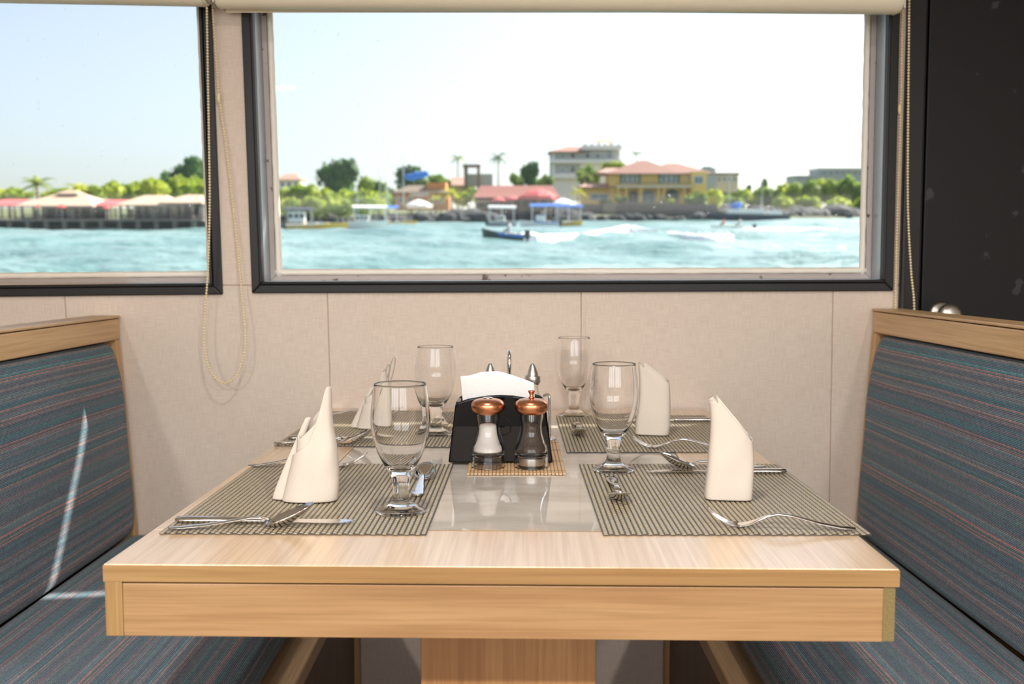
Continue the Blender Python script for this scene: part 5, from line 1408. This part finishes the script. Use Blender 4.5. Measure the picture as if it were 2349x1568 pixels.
# ---------------------------------------------------------------- white building
YWB = 300.0
b = Bld('white_building', YWB, 1342, 'tall white building with dark windows and a roof pavilion', 'building')
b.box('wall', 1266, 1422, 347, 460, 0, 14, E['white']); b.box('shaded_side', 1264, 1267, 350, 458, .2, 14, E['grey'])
b.box('upper_balcony', 1262, 1424, 366, 374, -1.6, 0, E['white']); b.box('lower_balcony', 1266, 1330, 398, 409, -1.6, 0, E['white'])
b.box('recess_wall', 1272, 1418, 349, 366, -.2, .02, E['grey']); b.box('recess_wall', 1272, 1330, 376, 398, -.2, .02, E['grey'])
b.hip(1258, 1340, 348, 333, -1.6, 15, (.55, .85), E['tile_red']); b.box('parapet', 1334, 1424, 334, 344, -1.2, 14, E['white']); 
for q in range(6): b.box('merlon', 1338 + q * 15, 1344 + q * 15, 330, 335, -1.2, -.6, E['white'])
b.posts([1374, 1402], 321, 336, 2, E['cream'], .45, 'pavilion_post'); b.posts([1376, 1400], 321, 336, 5, E['cream'], .4, 'pavilion_post'); b.hip(1367, 1409, 321, 315, 1, 6.5, (.35, .65), E['cream'], 'pavilion_roof')
for p_, w_, m_ in ((1285, 9, 'glass'), (1308, 11, 'dark'), (1341, 12, 'dark'), (1365, 9, 'dark'), (1390, 14, 'glass')): b.window(p_, p_ + w_, 352, 364, m_, w_ > 10, -.25)
for p_, w_, m_ in ((1286, 8, 'glass'), (1308, 11, 'dark')): b.window(p_, p_ + w_, 384, 396, m_, w_ > 10, -.25)
tree(1352, 378, 445, 46, 285, 'mid', 'leafy green tree in front of the white building', 'trees around the yellow house')
tree(1400, 372, 400, 60, 290, 'bright', 'pale green tree between the white building and the yellow house', 'trees around the yellow house')
palm(1340, 398, 440, 26, 280, 'palm in front of the white building', 'palm', seed=21)

# ---------------------------------------------------------------- yellow house
YY = 262.0
b = Bld('yellow_house', YY, 1500, 'two-storey yellow house with terracotta roofs on the seawall', 'house')
b.box('wall', 1398, 1618, 394, 472, 0, 12, E['yellow']); b.box('lower_wing', 1336, 1420, 426, 472, 1, 10, E['yellow'])
b.hip(1385, 1560, 398, 365, -1.6, 13.5, (.50, .60), E['tile_red']); b.hip(1470, 1634, 397, 372, -1.2, 12.5, (.40, .55), E['tile_red'])
b.hip(1326, 1428, 428, 419, -.6, 10.5, (.2, .8), E['tile_pink'], 'wing_roof'); b.hip(1372, 1450, 394, 382, 4, 13, (.3, .7), E['tile_pink'], 'rear_roof')
b.box('balcony_slab', 1412, 1582, 425, 431, -2.2, 0, E['cream']); b.rail(1412, 1582, 417, 425, -2.1, E['shutter'], 44); b.box('right_bay', 1582, 1618, 394, 472, -1.4, 0, E['yellow'])
for p0_, p1_ in ((1428, 1462), (1516, 1552)):
    for q in range(3): b.window(lerp(p0_, p1_, q / 3), lerp(p0_, p1_, (q + 1) / 3) - 1, 400, 420, 'glass', False, 0)
    b.box('shutter', p0_ - 7, p0_ - 1, 400, 420, -.2, 0, E['shutter']); b.box('shutter', p1_ + 1, p1_ + 7, 400, 420, -.2, 0, E['shutter'])
b.window(1589, 1610, 404, 422, 'glass', False, -1.4); b.window(1574, 1581, 404, 412, 'glass')
for p0_, p1_, m_ in ((1440, 1464, 'dark'), (1472, 1502, 'glass'), (1524, 1558, 'dark')): b.window(p0_, p1_, 446, 466, m_, True, 0, 'cream')
b.window(1354, 1396, 444, 458, 'glass', False, 1.0); b.posts([1416, 1434, 1468, 1508, 1520, 1566], 431, 468, -2, E['yellow'], .5)
sw = Bld('stone_seawall', YY - 8, 1490, 'dark lava stone seawall below the yellow house', 'seawall')
sw.box('wall', 1335, 1645, 468, 510, 0, 2.5, E['seawall']); sw.box('coping', 1430, 1540, 464, 469, -.4, 2.7, E['pile']); sw.box('buttress', 1384, 1412, 466, 510, -1.2, 0, E['pile'])
sw.box('lower_wall', 1240, 1340, 476, 510, 2, 4, E['seawall']); sw.box('ledge', 1500, 1640, 488, 510, -2.4, 0, E['seawall'])
palm(1326, 438, 478, 24, YY - 12, 'bright yellow-green palm left of the seawall', 'palm_y', seed=31, nf=16)
tree(1425, 448, 470, 34, YY - 5, 'mid', 'rounded garden shrub before the left arches of the yellow house', 'garden shrubs', 'garden_shrub')
tree(1536, 452, 472, 40, YY - 5, 'bright', 'pale garden shrub before the right arch of the yellow house', 'garden shrubs', 'garden_shrub')
tree(1390, 458, 474, 36, YY - 5, 'darkleaf', 'dark garden shrub under the window of the lower wing', 'garden shrubs', 'garden_shrub')
tree(1600, 440, 478, 56, YY - 5, 'mid', 'broad garden shrub at the right corner of the yellow house', 'garden shrubs', 'garden_shrub')
tree(1636, 430, 486, 56, YY + 6, 'bright', 'bright tree right of the yellow house', 'trees around the yellow house')
# buildings further right
b = Bld('grey_building', 360, 1655, 'grey and tan flat-roofed block behind the yellow house', 'building')
b.box('wall', 1612, 1640, 385, 440, 0, 10, E['grey']); b.box('tan_wall', 1640, 1694, 399, 440, 1, 10, E['cream']); b.box('roof_edge', 1638, 1697, 396, 400, .4, 10.5, E['timber']); b.box('tank', 1616, 1634, 381, 386, 2, 6, E['grey'])
for p_ in (1646, 1658, 1670, 1682): b.window(p_, p_ + 8, 405, 416, 'glass', False, 1)
for p_ in (1618, 1628): b.window(p_, p_ + 6, 396, 404, 'dark')
b = Bld('hillside_block', 620, 1900, 'long grey flat-roofed block on the skyline at the far right', 'building')
b.box('wall', 1822, 1900, 402, 440, 0, 20, E['grey']); b.box('upper_wall', 1880, 2010, 388, 440, 4, 24, E['grey']); b.box('roof_slab', 1876, 2014, 384, 388, 3, 25, E['white'])
for q in range(7): b.window(1828 + q * 10, 1834 + q * 10, 406, 412, 'dark')
for q in range(8): b.window(1890 + q * 14, 1899 + q * 14, 392, 400, 'glass', False, 4)
YF = 400.0
for i, (px, yt, yb, w, key) in enumerate([(1660, 418, 470, 62, 'mid'), (1700, 430, 478, 60, 'bright'), (1740, 432, 484, 56, 'mid'), (1782, 428, 486, 62, 'mid'), (1822, 420, 486, 66, 'bright'), (1866, 408, 486, 72, 'mid'), (1908, 412, 486, 66, 'bright'), (1950, 404, 486, 72, 'mid'), (1995, 410, 486, 70, 'bright'),
                                          (1690, 448, 490, 54, 'mid'), (1800, 452, 492, 60, 'bright'), (1850, 452, 492, 60, 'bright'), (1925, 450, 492, 66, 'bright'), (1980, 452, 492, 60, 'bright'), (2030, 420, 490, 80, 'mid')]):
    tree(px, yt, yb, w, YF + (10 if yt < 440 else -8), key, 'green tree in the thicket along the right-hand shore', 'trees on the right shore')
tree(1752, 412, 460, 18, YF + 30, 'darkleaf', 'slim dark conifer standing out of the right-hand thicket', 'slim dark trees')
tree(1718, 424, 446, 16, YF + 30, 'darkleaf', 'short dark conifer left of the slim one', 'slim dark trees')

for i, (px, yt, yb, w, key) in enumerate([(890, 432, 480, 60, 'mid'), (1100, 430, 470, 50, 'mid'), (1010, 425, 470, 60, 'mid'), (1060, 440, 478, 50, 'bright')]):
    tree(px, yt, yb, w, YR + 14 + i, key, 'leafy green tree filling the gap between the waterfront houses', 'trees between the waterfront houses')
